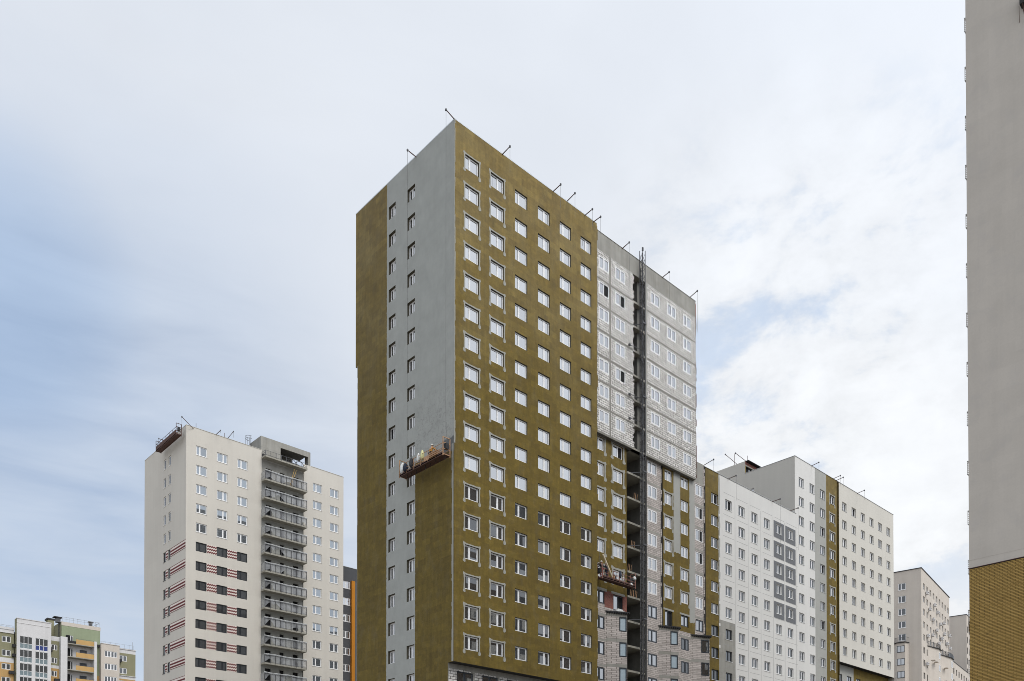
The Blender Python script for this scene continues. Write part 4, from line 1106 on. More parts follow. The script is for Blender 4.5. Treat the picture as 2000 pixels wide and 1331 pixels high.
# right-hand block
Ve = Fac(V, 'y', 199.5)
ops = [(63.6, 66.25, fz(k) - 1.32 - .12, fz(k) - .12) for k in range(6)]
wall(Ve, 62.9, 66.75, 0, 45.5, ops, lambda u, z: 'sand', NM, depth=.15)
for o in ops:
    for q in (0, 1): window(Ve, o[0] + q * 1.325, o[0] + (q + 1) * 1.325, o[2], o[3], .5, 'pvc_low', inset=.07)
V.mb().poly([(62.9, 199.5, 0), (62.9, 201, 0), (62.9, 201, 45.5), (62.9, 199.5, 45.5)]).build('sand_side', 'sand', V.root)
ops = [(66.85, 68.5, fz(k) - .55 - 1.3, fz(k) - .55) for k in range(6)]
wall(Va, 66.75, 70.37, 0, 45.0, ops, lambda u, z: 'offwhite' if z > 44.05 or 38.3 < z < 39.05 else 'moss' if z > 38.3 else 'ochre_wall', NM, depth=.15, cuts_z=(44.05, 38.3, 39.05))
for o in ops: window(Va, *o[:4], .5, 'pvc_low', inset=.08)
V.mb().box(62.85, 199.4, 45.4, 66.8, 199.8, 45.55).box(66.75, 199.85, 44.9, 70.5, 200.2, 45.05).box(66.75, 199.8, 38.95, 70.55, 200.0, 39.05).build('cornice', 'offwhite', V.root)
mb = V.mb(); mb.box(62.9, 200.1, 45.98, 70.1, 200.13, 46.02)
for i in range(8): mb.box(63.0 + i, 200.1, 45.0, 63.04 + i, 200.13, 46.0)
mb.bar((69.9, 200.5, 45), (69.9, 200.5, 46.9), .04); mb.build('roof_railing', 'galv', V.root)
for (x, y, z, w, h) in ((45.65, 199.45, 41.95, .75, .62), (45.65, 199.45, 40.0, .75, .6), (45.05, 199.45, 36.4, 1.0, .6), (53.6, 199.45, 35.9, 1.0, .6), (66.8, 199.4, 41.9, .45, .6), (52.75, 199.4, 42.1, .4, 1.0)):
    V.mb().box(x, y, z, x + w, 199.99, z + h).build('air_conditioner', 'dark_felt', V.root)
shell(V, 36, 200, 70.37, 212, 0, 45, 'moss', 'XY'); roof_slab(V, 36, 200.4, 70.3, 212, 45.2)

# ================================================================== 8 beige building, turned a little, with two window bays
E8 = Bld('beige_building', 'distant beige building dotted with air conditioners and stepped bays with balconies', 192.72, 76.37, R(9.3), local=True)
Ex, Ey = Fac(E8, 'x', 0.0), Fac(E8, 'y', 0.0)
Z8 = 61.45
ops = [(3.13, 4.72, 57.35 - FL * k, 58.85 - FL * k) for k in range(5)]
wall(Ex, 0, 16, 0, Z8, ops, lambda u, z: 'sand', {'sand': 'side_wall'}, depth=.15)
for o in ops: window(Ex, *o[:4], .4, 'pvc_low', inset=.08, sill='pvc')
ux = [1.75 + 3.1 * i for i in range(9)]
def bayed(i, k): return (2 <= i <= 3 and k >= 5) or (5 <= i <= 7 and k >= 5)
ops = [(u, u + 1.55, 57.25 - FL * k, 58.65 - FL * k) for i, u in enumerate(ux) for k in range(10)]
wall(Ey, 0, 28.75, 0, Z8, ops, lambda u, z: 'sand', {'sand': 'front_wall'}, depth=.25)
for i, u in enumerate(ux):
    for k in range(10): window(Ey, u, u + 1.55, 57.25 - FL * k, 58.65 - FL * k, .5, 'pvc_dark_low' if k >= 5 else 'pvc_low', inset=.2)
# corner bay on the side wall
bz = 45.45
mb = E8.mb(); mb.prism([(0, 2.6), (-1.3, 3.1), (-1.3, 4.7), (0, 6.2)], 0, bz); mb.build('side_bay', 'sand', E8.root)
mb = E8.mb(); mb.prism([(.2, 2.4), (-1.55, 2.95), (-1.55, 4.85), (.2, 6.4)], bz, bz + .15)
rb = mb.build('bay_roof', 'dark_felt', E8.root)
mb = E8.mb()
for i in range(15):
    y = 2.9 + i * .14; mb.box(-1.5, y, bz + .15, -1.47, y + .025, bz + 1.15)
mb.box(-1.52, 2.9, bz + 1.1, -1.46, 4.9, bz + 1.16)
for i in range(9): t = i / 8; mb.box(-1.5 + 1.5 * t, 4.9 + 1.4 * t, bz + .15, -1.47 + 1.5 * t, 4.93 + 1.4 * t, bz + 1.15)
mb.bar((-1.5, 4.9, bz + 1.13), (0, 6.3, bz + 1.13), .03); mb.bar((-1.5, 2.9, bz + 1.13), (0, 2.5, bz + 1.13), .03)
mb.build('bay_railing', 'steel', rb)
mb = E8.mb(); y = bz - .1
for i in range(30): mb.box(-.03, 6.25, 45.2 - i * .55, 0.0, 8.5, 45.5 - i * .55)
mb.build('brick_bands', 'ochre_rail', E8.root)
for k in range(5):
    z0 = 43.35 - FL * k
    f_ = E8.mb()
    for y0, y1 in ((3.15, 3.9), (3.9, 4.65)):
        for q in ((y0, y1, z0, z0 + .1), (y0, y1, z0 + 1.35, z0 + 1.45), (y0, y0 + .07, z0, z0 + 1.45), (y1 - .07, y1, z0, z0 + 1.45)): f_.box(-1.36, q[0], q[2], -1.3, q[1], q[3])
    o = f_.build('bay_window', 'pvc_dark', E8.root)
    E8.mb().box(-1.33, 3.2, z0 + .1, -1.31, 4.6, z0 + 1.35).build('pane', 'glass', o)
    mb = E8.mb(); mb.poly([(-1.31, 4.70, z0), (-.75, 5.33, z0), (-.75, 5.33, z0 + 1.45), (-1.31, 4.70, z0 + 1.45)]); mb.build('pane', 'glass_low', o)
# front bays
for (x0, x1, zt_, dep) in ((5.6, 12.3, 45.4, 1.3), (14.8, 24.2, 45.4 - .1, 1.6)):
    e = E8.mb(); e.prism([(x0, 0.01), (x1 - 2.2, -dep), (x1, -dep), (x1 + .8, 0.01)], 0, zt_)
    bo = e.build('front_bay', 'sand', E8.root)
    mb = E8.mb(); mb.prism([(x0 - .3, 0), (x1 - 2.4, -dep - .25), (x1 + .2, -dep - .25), (x1 + 1.1, 0)], zt_, zt_ + .14); mb.build('bay_roof', 'dark_felt', bo)
    mb = E8.mb()
    for i in range(22):
        t = i / 21; x = x0 + (x1 - x0) * t; y = -dep * min(1, t / .67); mb.box(x, y - .02, zt_ + .14, x + .05, y + .02, zt_ + 1.2)
    mb.bar((x0, 0, zt_ + 1.17), (x1 - 2.2, -dep, zt_ + 1.17), .04); mb.bar((x1 - 2.2, -dep, zt_ + 1.17), (x1, -dep, zt_ + 1.17), .04)
    mb.build('bay_railing', 'steel', bo)
    Fq = Fac(E8, 'y', -dep - .02)
    for k in range(5): window(Fq, x1 - 1.9, x1 - .3, zt_ - 2.1 - FL * k, zt_ - .65 - FL * k, .6, inset=-.03)
mb = E8.mb(); mb.box(24.8, -.6, 46.0, 30.5, -.55, 47.4); mb.build('terrace_screen', 'pvc_dark', E8.root)
# air conditioners on their brackets
r = random.Random(77); src = None
spots = [(3.7, 56.6), (11.2, 55.6), (6.4, 53.6), (14.6, 54.6), (17.2, 52.4), (13.2, 50.2), (9.9, 52.0), (21.3, 50.9), (18.6, 49.3), (27.2, 51.6), (24.6, 49.2), (4.4, 47.3), (15.4, 47.6), (3.6, 40.9), (3.9, 36.0), (20.9, 53.4), (27.6, 48.6), (9.0, 48.3)]
for x, z in spots:
    a = E8.mb().box(x, -.55, z, x + .85, -.12, z + .6); o = a.build('air_conditioner', 'offwhite', E8.root)
    E8.mb().lathe((x + .3, -.56, z + .3), [(.2, -.01), (.2, .01)], 8).build('fan_grille', 'dark_felt', o)
    E8.mb().box(x - .05, -.6, z - .06, x + .9, 0, z).build('bracket', 'offwhite', o)
for x, z in ((4.3, 41.9), (7.2, 42.0), (17.5, 42.3), (17.2, 39.2)):
    E8.mb().box(x, -1.7, z, x + 1.4, -.9, z + .12).build('ac_shelf', 'sand', E8.root)
shell(E8, 0, 0, 28.75, 16, 0, Z8, 'sand', 'XY'); roof_slab(E8, .2, .2, 28.6, 15.8, Z8 - .3)
E8.mb().box(-.12, -.12, Z8, 28.9, .3, Z8 + .16).box(-.12, .3, Z8, .3, 16.1, Z8 + .16).build('coping', 'graphite', E8.root)

# low link wing with a row of small windows
E9 = Bld('link_wing', 'low sand coloured wing with small dark windows linking the two distant beige buildings', 192.72 + math.cos(R(9.3)) * 28.75, 76.37 + math.sin(R(9.3)) * 28.75, R(9.3), local=True)
Fk = Fac(E9, 'y', -.2)
ux = [-3.1 + 3.2 * i for i in range(1, 8)]
ops = [(u, u + 1.3, 43.4 - FL * k, 44.9 - FL * k) for u in ux for k in range(4)]
wall(Fk, 0, 21.7, 0, 46.4, ops, lambda u, z: 'sand', {}, depth=.25)
for o in ops: window(Fk, *o[:4], .5, 'pvc_dark_low', inset=.18)
roof_slab(E9, 0, 0, 21.7, 14, 46.2); E9.mb().box(0, -.3, 46.4, 21.7, 0, 46.52).build('coping', 'graphite', E9.root)
shell(E9, 0, -.2, 21.7, 14, 0, 46.2, 'sand', 'Y')

E10 = Bld('beige_tower', 'most distant beige tower with a blank side wall beside the ochre brick corner', 242.59, 84.58, R(9.3), local=True)
Fy_, Fx_ = Fac(E10, 'y', 0), Fac(E10, 'x', 0)
wall(Fx_, 0, 14, 0, 61.9, [], lambda u, z: 'sand', {'sand': 'side_wall'})
ops = [(.6 + 3.1 * i, 2.0 + 3.1 * i, 57.3 - FL * k, 59.0 - FL * k) for i in range(5) for k in range(9)]
wall(Fy_, 0, 20, 0, 61.9, ops, lambda u, z: 'ochre_wall' if z > 57 and False else 'sand', {'sand': 'front_wall'}, depth=.25)
for o in ops: window(Fy_, *o[:4], .5, 'pvc_dark', inset=.15)
mb = E10.mb()
for i in range(7): mb.box(2.6, -.5, 60.6 - i * .42, 3.6, 0, 60.8 - i * .42)
mb.build('brick_bands', 'brown_brick', E10.root)
roof_slab(E10, .1, .1, 19.9, 13.9, 61.8); E10.mb().box(-.1, -.1, 61.9, 20, .2, 62.05).box(-.1, .2, 61.9, .2, 14, 62.05).build('coping', 'graphite', E10.root)
shell(E10, 0, 0, 20, 14, 0, 61.9, 'sand', 'XY')

# ================================================================== 9 near building at right
R9 = Bld('near_building', 'nearest building at the right edge, grey plaster above yellow brick', 51.59, 17.83)
Fn = Fac(R9, 'x', 51.59)
wall(Fn, 14.7, 17.83, 0, 60.5, [], lambda u, z: 'near_grey' if z > 16.98 else 'ochre_brick', {'near_grey': 'plaster_wall', 'ochre_brick': 'brick_wall'}, cuts_z=(16.98,))
mb = R9.mb(); Fn.box(mb, 14.7, 17.83, 16.925, 16.955, 0.0, .012); mb.build('shadow_joint', 'dark_felt', R9.root)
mb = R9.mb(); Fn.box(mb, 14.7, 17.86, 16.955, 16.985, 0.0, .045); mb.build('flashing', 'rust', R9.root)
mb = R9.mb(); Fn.box(mb, 14.7, 17.84, 17.42, 17.45, 0.0, .006); mb.build('plaster_bead', 'near_grey', R9.root)
mb = R9.mb(); mb.poly([(51.59, 14.7, 0), (52.6, 14.7, 0), (52.6, 14.7, 60.5), (51.59, 14.7, 60.5)])
mb.poly([(52.6, 4, 0), (52.6, 15.1, 0), (52.6, 15.1, 60.5), (52.6, 4, 60.5)]); mb.build('recess_wall', 'brown_brick', R9.root)
FN = Fac(R9, 'Y', 17.83)
ops = [(53.0 + 3.9 * i, 55.4 + 3.9 * i, 18.2 + FL * k - .4, 20.1 + FL * k - .4) for i in range(17) for k in range(14)]
wall(FN, 51.59, 119, 0, 60.5, ops, lambda u, z: 'brown_brick' if (int((u - 51) / 7.8) % 3) else 'graphite', {'brown_brick': 'brick_wall', 'graphite': 'grey_wall'}, depth=.15, cuts_u=[51 + 7.8 * i for i in range(1, 9)])
mb = R9.mb()
for o in ops: FN.box(mb, o[0], o[1], o[2], o[3], -.14, -.10)
tag(mb.build('rear_glazing', 'glass', R9.root), kind='stuff')
for k in range(15):                                        # French balcony rails on the far face, seen edge-on
    z = 5.5 + FL * k + .0
    z = 47.50 - FL * (14 - k) + 2 * 0
    mb = R9.mb()
    x0, x1, y0, y1 = 51.66, 53.6, 17.83, 17.92
    for zz in (z, z + .74): mb.box(x0, y1 - .03, zz, x1, y1, zz + .035); mb.box(x0, y0, zz, x0 + .03, y1, zz + .035)
    for i in range(9): mb.box(x0 + i * .24, y1 - .02, z, x0 + i * .24 + .015, y1, z + .75)
    for i in range(1, 7): mb.box(x0, y0 + .01, z + .105 * i, x0 + .02, y1, z + .105 * i + .03)
    mb.build('window_rail', 'near_grey', R9.root)
shell(R9, 52.6, 4, 119, 17.83, 0, 60.5, 'graphite', 'Xy'); roof_slab(R9, 51.7, 4.1, 118.9, 17.7, 60.4)
mb = R9.mb(); mb.box(51.2, 14.72, 46.65, 51.6, 14.98, 47.3); o = mb.build('air_conditioner', 'dark_felt', R9.root)
mb = R9.mb(); mb.bar((51.2, 15.0, 46.6), (51.59, 15.1, 46.0), .015); mb.bar((51.1, 14.8, 46.5), (51.59, 14.8, 45.8), .025); mb.build('bracket', 'rust', o)

# ================================================================== construction hoist mast
HM = thing('hoist_mast', 'dark lattice hoist mast climbing the open shaft of the unfinished block', 'hoist mast', (76.9, 61.0, 0))
mb = MB((76.9, 61.0, 0)); X0, X1, Y0, Y1 = 77.0, 77.45, 60.93, 61.38
for x in (X0, X1):
    for y in (Y0, Y1): mb.bar((x, y, 0), (x, y, 68.9), .038, 4)
mb.build('mast_leg', 'steel', HM)
mb = MB((76.9, 61.0, 0)); z = 0.2; i = 0
while z < 68.4:
    for (a, b_) in (((X0, Y0), (X1, Y0)), ((X1, Y0), (X1, Y1)), ((X1, Y1), (X0, Y1)), ((X0, Y1), (X0, Y0))):
        mb.bar((*a, z), (*b_, z), .022, 4)
        p, q = (a, b_) if i % 2 else (b_, a)
        mb.bar((*p, z), (*q, z + .9), .02, 4)
    z += .9; i += 1
mb.build('lattice', 'steel', HM)
mb = MB((76.9, 61.0, 0)); mb.box(X0 + .17, Y1 - .02, 0, X0 + .27, Y1 + .04, 67.0); mb.build('rack_rail', 'dark_felt', HM)
mb = MB((76.9, 61.0, 0)); mb.box(X0 - .05, Y0 - .05, 68.7, X0 + .1, Y0 + .1, 69.1); mb.build('mast_cap', 'steel', HM)
for z in (60.5, 52.1, 43.6, 35.3, 26.9):
    mb = MB((76.9, 61.0, 0)); mb.bar((X0, Y1, z), (76.2, 62.4, z + .05), .045); mb.bar((X1, Y1, z), (78.1, 62.2, z + .05), .045); mb.box(X0 - .1, Y0 - .1, z - .08, X1 + .1, Y0 - .02, z + .08); mb.build('mast_tie', 'steel', HM)

# ================================================================== roof outriggers for the hanging cradles
def outrigger(tip, tail, rope, label, post=None, grp='rope outriggers on the roofs'):
    tip, tail = Vector(tip), Vector(tail)
    o = thing('roof_outrigger', label, 'outrigger', tuple(tail), 0, grp)
    MB(tail).bar(tail, tip, .04, 4).build('beam', 'rust', o)
    d = (tip - tail).normalized()
    MB(tail).box(tip.x - .065, tip.y - .065, tip.z - .09, tip.x + .065, tip.y + .065, tip.z + .08).build('pulley', 'steel', o)
    mb = MB(tail); mb.bar(tip, (tip.x, tip.y, tip.z - rope), .016, 3); mb.build('rope', 'rope', o)
    if post:
        b_ = tip.lerp(tail, post[0]); p = MB(tail).bar((b_.x, b_.y, b_.z - .8), (b_.x, b_.y, b_.z + post[1]), .03, 4)
        p.build('post', 'rust', o)
    else:
        b_ = tip.lerp(tail, .75); MB(tail).bar((b_.x, b_.y, b_.z - .6), (b_.x, b_.y, b_.z + .1), .03, 4).build('post', 'rust', o)
        MB(tail).bar((tip.x, tip.y, tip.z + .05), (b_.x, b_.y, b_.z + .1), .008, 3).build('stay_wire', 'rope', o)
yM = 61.08
for x, dz, rp, lb in ((55.61, 0.0, 2.5, 'short roof outrigger above the second window column of the olive tower'),
                  (62.6, 0.0, 2.4, 'left outrigger of the close pair on the roof of the olive tower'),
                  (64.72, 0.2, 2.6, 'right outrigger of the close pair on the roof of the olive tower'),
                  (67.4, -.1, 1.8, 'small outrigger near the right end of the olive tower roof'),
                  (68.7, -.25, 1.8, 'last outrigger at the right corner of the olive tower roof')):
    outrigger((x, yM - 1.1, 68.2 + dz), (x + .05, yM + 1.6, 67.9), rp, lb)
outrigger((48.55, 60.90, 68.20), (51.4, 61.6, 68.2), 29.2, 'outrigger sticking out at the sharp top corner of the olive tower', None)
outrigger((48.6, 66.86, 68.05), (51.3, 67.1, 68.0), 29.2, 'outrigger above the grey end wall of the olive tower')
for x, dz, rp, lb in ((74.2, 0, 5, 'outrigger on the concrete parapet left of the hoist mast'), (81.48, 0, 4, 'outrigger on the concrete parapet right of the hoist mast'), (87.08, .25, 5, 'outrigger at the far right end of the unfinished block parapet')):
    outrigger((x, 60.6, 68.15 + dz), (x + .2, 63.2, 67.85), rp, lb)
for x, z, rp, lb, po in ((91.17, 49.3, 2.6, 'long outrigger at the seam between bare blocks and olive strip', (1.0, 1.0)), (96.21, 48.75, 3.2, 'outrigger on the left end of the white panel roof', None),
                  (107.06, 48.7, 6, 'outrigger above the grey framed windows of the white panel roof', None), (111.9, 48.75, 6, 'outrigger where the white panel roof meets the taller section', None)):
    outrigger((x, 61.1, z), (x - (.0 if po is None else .4), 63.6, 48.6), rp, lb, po)
for x, lb in ((118.33, 'outrigger above the pale grey strip of the finished block'), (124.97, 'left outrigger of the two at the olive strip of the finished block'), (125.9, 'right outrigger of the two at the olive strip of the finished block'), (132.98, 'outrigger alone over the cream part of the finished block')):
    outrigger((x, 61.3, 57.2), (x + .2, 63.6, 57.0), 1.5, lb)
outrigger((112.3, 73.19, 60.45), (114.6, 72.1, 58.9), .2, 'left of the two tilted outriggers beside the stair housing', (.62, 1.3))
outrigger((112.3, 71.41, 60.05), (114.6, 70.6, 58.95), .2, 'tilted outrigger at the front edge of the stair housing roof', (.9, 1.0))
outrigger((48.7, 120.81, 61.95), (51.5, 122.6, 61.4), 2.0, 'outrigger reaching out over the corner of the cream tower', (1.0, 1.2))
outrigger((54.5, 121.1, 62.0), (54.3, 123.3, 61.6), .4, 'short outrigger stub on the cream tower roof')
outrigger((56.5, 121.1, 62.5), (56.0, 123.0, 61.4), .9, 'upright outrigger on the cream tower roof', (1.0, 1.4))
outrigger((48.8, 129.6, 61.9), (51.5, 129.2, 61.6), 1.4, 'outrigger holding the left end of the red cradle on the cream tower')

# ================================================================== hanging cradles
def cradle(name, label, x0, y0, x1, y1, z, mat, hang, side, grp='hanging work cradles'):
    """work platform along its longer side; side = direction of the wall"""
    o = thing(name, label, 'work cradle', ((x0 + x1) / 2, (y0 + y1) / 2, z), 0, grp)
    org = ((x0 + x1) / 2, (y0 + y1) / 2, z)
    M = lambda: MB(org)
    mb = M(); mb.box(x0, y0, z, x1, y1, z + .10)
    alongx = (x1 - x0) > (y1 - y0)
    L = (x1 - x0) if alongx else (y1 - y0)
    if alongx: mb.box(x0, y0, z - .06, x1, y0 + .08, z + .2); mb.box(x0, y1 - .08, z - .06, x1, y1, z + .2)
    else: mb.box(x0, y0, z - .06, x0 + .08, y1, z + .2); mb.box(x1 - .08, y0, z - .06, x1, y1, z + .2)
    mb.build('deck', 'rust', o)
    mb = M(); n = 6
    def pt(t, s, zz): return (x0 + L * t, y0 if s == 0 else y1, zz) if alongx else (x0 if s == 0 else x1, y0 + L * t, zz)
    for s in (0, 1):
        hgt = 1.0
        for i in range(n + 1): mb.bar(pt(i / n, s, z), pt(i / n, s, z + hgt), .028, 4)
        for zz in (z + hgt, z + .55, z + .25): mb.bar(pt(0, s, zz), pt(1, s, zz), .028, 4)
    mb.build('guard_rail', mat, o)
    for t in (0.0, 1.0):
        mb = M(); w = -.0
        for s in (0, 1): mb.bar(pt(t, s, z - .15), pt(t, s, z + 1.55), .045, 4)
        for zz in (z + 1.55, z + 1.05, z + .5, z): mb.bar(pt(t, 0, zz), pt(t, 1, zz), .04, 4)
        e = mb.build('end_frame', mat, o)
        c = Vector(pt(t, 0, z + .75)).lerp(Vector(pt(t, 1, z + .75)), .5)
        M().box(c.x - .16, c.y - .16, z + .5, c.x + .16, c.y + .16, z + 1.0).build('hoist_motor', 'dark_felt', e)
        mb = M(); mb.bar((c.x, c.y, z + 1.0), (c.x, c.y, z + hang), .012, 3); mb.build('hanging_rope', 'rope', e)
    return o, M
c1, M1 = cradle('work_cradle', 'orange rusty work cradle hanging on the grey end wall of the olive tower', 48.35, 61.05, 49.15, 67.75, 36.80, 'orange_steel', 3.0, 'x')
mb = M1(); mb.box(48.33, 61.9, 36.95, 48.37, 63.9, 37.35); mb.build('kick_board', 'orange_steel', c1)
mb = M1(); r = random.Random(2)
for i in range(9): y = 61.2 + .72 * i; mb.bar((48.7, y, 36.8), (48.7, y + .0, 36.8 - r.uniform(.12, .4)), .03, 4)
mb.build('under_pegs', 'dark_felt', c1)
c2, M2 = cradle('work_cradle', 'red work cradle with two workers in front of olive wall beside the shaft', 69.75, 60.75, 75.35, 61.45, 30.05, 'red_steel', 3.0, 'y')
c3, M3 = cradle('work_cradle', 'dark red empty work cradle hoisted to the roof of the cream tower', 48.65, 122.7, 49.4, 130.3, 60.20, 'rust', 1.7, 'x')
mb = M3(); mb.box(48.63, 122.8, 60.3, 48.67, 130.2, 60.85); mb.build('side_board', 'rust', c3)

# ================================================================== people
def skin_obj(name, mat, verts, edges, radii, parent, org, root=0, sub=1):
    me = bpy.data.meshes.new(name)
    me.from_pydata([tuple(Vector(v) - Vector(org)) for v in verts], edges, [])
    o = link(name, me, parent); me.materials.append(MAT[mat])
    sk = o.modifiers.new('skin', 'SKIN')
    me.skin_vertices[0].data.foreach_set('radius', [q for r_ in radii for q in (r_, r_)])
    me.skin_vertices[0].data[root].use_root = True
    sk.use_smooth_shade = True
    s = o.modifiers.new('sub', 'SUBSURF'); s.levels = sub; s.render_levels = sub
    return o
def person(label, x, y, z, yaw, reach, bend, top, trousers, grp='construction workers in the cradles'):
    """standing worker; reach: (right, left) hand targets in body axes (side, forward, up)"""
    o = thing('person', label, 'person', (x, y, z), yaw, grp)
    H = []
    ed = []
    def add(p, rr, par=None):
        H.append((p, rr))
        if par is not None: ed.append((par, len(H) - 1))
        return len(H) - 1
    f = bend
    pel = add((0, 0, .95), .13); wa = add((0, .03 * f, 1.12), .12, pel); ch = add((0, .12 * f, 1.33), .145, wa)
    nk = add((0, .18 * f, 1.50), .06, ch); hd = add((0, .20 * f + .01, 1.60), .085, nk); hd2 = add((0, .20 * f + .02, 1.70), .085, hd)
    add((0, .20 * f + .115, 1.615), .018, hd)
    arms = {}
    for s, tgt in ((1, reach[0]), (-1, reach[1])):
        sh = add((.19 * s, .15 * f, 1.42), .06, ch); t = Vector(tgt)
        a = Vector((.19 * s, .15 * f, 1.42)); el = a.lerp(t, .5) + Vector((.07 * s, -.03, -.10))
        e = add(tuple(el), .043, sh); w_ = add(tuple(t), .03, e)
        d = (t - el).normalized(); side = d.cross(Vector((0, 0, 1))).normalized()
        pm = add(tuple(t + d * .07), .036, w_)
        for q, (off, ln) in enumerate(((-.032, .070), (-.011, .082), (.011, .078), (.033, .062))):
            k1 = t + d * .10 + side * off; k2 = k1 + d * ln * .5 + Vector((0, 0, -.008)); k3 = k2 + d * ln * .45 + Vector((0, 0, -.022))
            i1 = add(tuple(k1), .009, pm); i2 = add(tuple(k2), .0085, i1); add(tuple(k3), .0075, i2)
        th = add(tuple(t + d * .045 + side * .045 * s), .010, pm); add(tuple(t + d * .08 + side * .065 * s + Vector((0, 0, -.01))), .009, th)
        arms[s] = (a, el, t)
    legs = {}
    for s in (1, -1):
        hp = add((.10 * s, 0, .88), .085, pel); kn = add((.12 * s, .04, .49), .058, hp); an = add((.13 * s, -.01, .10), .04, kn); add((.13 * s, .15, .045), .036, an)
        legs[s] = ((.10 * s, 0, .88), (.12 * s, .04, .49), (.13 * s, -.01, .12), (.13 * s, .15, .045))
    skin_obj('body', 'skin', [h[0] for h in H], ed, [h[1] for h in H], o, (0, 0, 0), 0, 1)
    # jacket
    v, e, rr = [], [], []
    def ad(p, r_, par=None):
        v.append(p); rr.append(r_)
        if par is not None: e.append((par, len(v) - 1))
        return len(v) - 1
    a0 = ad((0, 0, .90), .165); a1 = ad((0, .04 * f, 1.12), .15, a0); a2 = ad((0, .12 * f, 1.35), .17, a1); ad((0, .17 * f, 1.46), .08, a2)
    for s in (1, -1):
        a, el, t = arms[s]; q = ad(tuple(a), .083, a2); q = ad(tuple(el), .062, q); ad(tuple(el.lerp(t, .92)), .047, q)
    skin_obj('jacket', top, v, e, rr, o, (0, 0, 0))
    v, e, rr = [], [], []
    a0 = ad((0, 0, .93), .15)
    for s in (1, -1):
        l = legs[s]; q = ad(l[0], .105, a0); q = ad(l[1], .078, q); ad(l[2], .06, q)
    skin_obj('trousers', trousers, v, e, rr, o, (0, 0, 0))
    c = (0, .20 * f + .02, 1.70)
    hm = MB().lathe(c, [(.135, 0), (.138, .02), (.125, .025), (.118, .07), (.085, .115), (.03, .135)], 14); hm.box(-.07, c[1] + .10, 1.70, .07, c[1] + .17, 1.712)
    hm.build('hard_hat', 'helmet', o, True)
    fc = MB()
    for s in (-1, 1): fc.lathe((.032 * s, .20 * f + .092, 1.655), [(.010, -.008), (.012, 0), (.010, .008)], 6)
    fc.box(-.028, .20 * f + .092, 1.562, .028, .20 * f + .098, 1.572); fc.build('face_features', 'cloth_dark', o)
    for s in (-1, 1): MB().box(.13 * s - .05, -.07, 0, .13 * s + .05, .20, .09).build('boot', 'cloth_dark', o)
    return o
person('worker in amber jacket and white hard hat standing in the orange cradle', 48.85, 63.55, 36.90, -math.pi / 2, ((.25, .55, 1.30), (-.15, .5, 1.15)), .9, 'cloth_amber', 'cloth_dark')
person('worker in dark clothes at the far left end of the red cradle', 70.10, 61.1, 30.15, -.2, ((.22, .30, 1.1), (-.2, .35, 1.2)), .3, 'cloth_dark', 'cloth_red')
person('worker in navy jacket behind the long white board in the red cradle', 70.95, 61.12, 30.15, .3, ((.25, .32, 1.15), (-.22, .28, 1.3)), .4, 'cloth_navy', 'cloth_navy')

# ================================================================== things carried in the cradles
def bucket(label, x, y, z, mat, s=1.0, grp=None):
    o = thing('bucket', label, 'bucket', (x, y, z), 0, grp)
    MB().lathe((0, 0, 0), [(.12 * s, 0), (.155 * s, .30 * s), (.165 * s, .31 * s), (.14 * s, .30 * s), (.10 * s, .05 * s)], 12).build('pail', mat, o, False)
    mb = MB()
    for j in range(8): t0, t1 = math.pi * j / 8, math.pi * (j + 1) / 8; mb.bar((.15 * s * math.cos(t0), 0, .29 * s + .16 * s * math.sin(t0)), (.15 * s * math.cos(t1), 0, .29 * s + .16 * s * math.sin(t1)), .008, 4)
    mb.build('handle', 'steel', o)
def sack(label, x, y, z, mat, w=.3, d=.22, h=.55, name='sack', rz=0.0, cat='sack', hung=False):
    q = random.Random(int(x * 100 + y * 10)); mb = MB(); n = 12; rings = 7
    prof = [.55, .95, 1.0, .98, .9, .7, .35] if not hung else [.5, .85, 1.0, .95, .8, .55, .3]
    V_ = []
    for j in range(rings):
        for i in range(n):
            t = 2 * math.pi * i / n; k = prof[j] * (1 + q.uniform(-.10, .10)); V_.append((w / 2 * k * math.copysign(abs(math.cos(t)) ** .7, math.cos(t)), d / 2 * k * math.copysign(abs(math.sin(t)) ** .7, math.sin(t)), h * j / (rings - 1) + q.uniform(-.01, .01)))
    mb.v = V_
    for j in range(rings - 1):
        for i in range(n): mb.f.append([j * n + i, j * n + (i + 1) % n, (j + 1) * n + (i + 1) % n, (j + 1) * n + i]); mb.mi.append(0)
    mb.f.append(list(range(n))[::-1]); mb.f.append([(rings - 1) * n + i for i in range(n)]); mb.mi += [0, 0]
    o = mb.build(name, mat, None, True); o.location = (x, y, z); o.rotation_euler = (0, 0, rz)
    return tag(o, label, cat)
sack('bulging white sack at the lower left end of the orange cradle', 48.5, 67.35, 36.95, 'white_sack', .62, .5, 1.05)
sack('pointed white sack standing near the middle of the orange cradle', 48.45, 64.85, 37.25, 'white_sack', .36, .34, .85, hung=True)
sack('pale yellow sack beside the amber worker in the orange cradle', 48.45, 64.25, 37.3, 'yellow_plastic', .38, .34, .9, hung=True)
sack('black rubble bag hung over the rail of the orange cradle', 48.3, 65.75, 37.0, 'cloth_dark', .5, .3, .95, hung=True)
sack('dark blue bag near the left end of the orange cradle', 48.35, 66.75, 36.95, 'cloth_navy', .5, .4, .8)
bucket('small bucket on the deck under the amber worker in the orange cradle', 48.6, 63.1, 36.9, 'galv', 1.1)
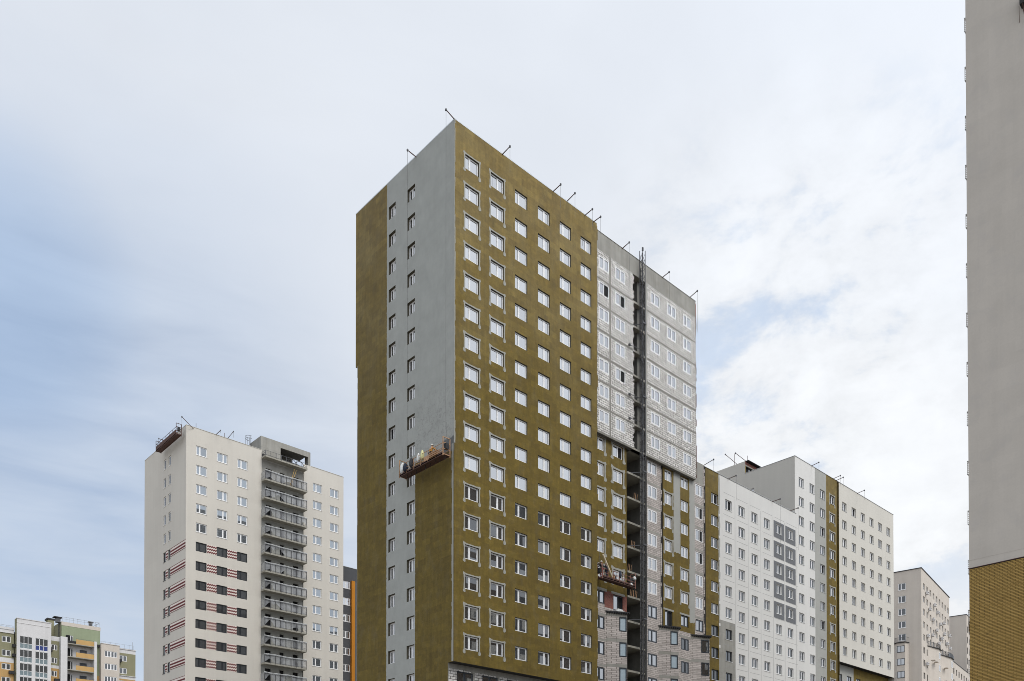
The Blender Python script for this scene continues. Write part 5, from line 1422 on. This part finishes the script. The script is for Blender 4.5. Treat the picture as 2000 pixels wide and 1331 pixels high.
b = thing('crate', 'pierced orange crate at the upper end of the orange cradle', 'crate', (48.45, 62.45, 36.92))
mb = MB()
for z0, z1 in ((0, .08), (.22, .30), (.42, .5)):
    mb.box(-.2, -.55, z0, -.17, .55, z1); mb.box(.17, -.55, z0, .2, .55, z1); mb.box(-.2, -.55, z0, .2, -.52, z1); mb.box(-.2, .52, z0, .2, .55, z1)
for i in range(5): mb.box(-.2, -.55 + .265 * i, 0, -.165, -.51 + .265 * i, .5); mb.box(.165, -.55 + .265 * i, 0, .2, -.51 + .265 * i, .5)
mb.box(-.2, -.55, 0, .2, .55, .03); mb.build('slatted_box', 'orange_steel', b)
bucket('orange bucket beside the navy worker in the red cradle', 71.75, 60.95, 30.15, 'orange_steel', 1.5)
bd = MB((70.2, 60.7, 31.0)); a, b_ = Vector((69.75, 60.62, 32.45)), Vector((71.25, 60.62, 30.35)); d = (b_ - a).normalized(); n_ = Vector((d.z, 0, -d.x)) * .09
for y in (-.03, .03): bd.poly([a + n_ + Vector((0, y, 0)), b_ + n_ + Vector((0, y, 0)), b_ - n_ + Vector((0, y, 0)), a - n_ + Vector((0, y, 0))])
bd.bar(a, b_, .085, 4)
o = bd.build('long_board', 'pale_wood', None); o.location = (70.2, 60.7, 31.0); tag(o, 'long pale straightedge board leaning across the left end of the red cradle', 'board')
sack('dark jacket hung on the middle of the red cradle rail', 72.75, 60.75, 30.55, 'cloth_navy', .45, .2, .8, name='hung_jacket', cat='jacket', hung=True)
sack('white sack bulging over the right end of the red cradle', 75.25, 60.8, 30.85, 'white_sack', .38, .35, .42)
sack('grey sack slumped on the deck behind the red cradle rail', 73.6, 61.0, 30.15, 'white_sack', .4, .35, .75)
sack('small white bag lying at the lower right end of the red cradle', 74.7, 60.85, 30.15, 'white_sack', .5, .3, .28)
sack('black bag near the right end of the red cradle', 74.95, 61.05, 30.3, 'cloth_dark', .4, .35, .75)
sack('black canister bag on the deck beside the orange bucket', 72.2, 61.1, 30.15, 'cloth_dark', .4, .35, .7)
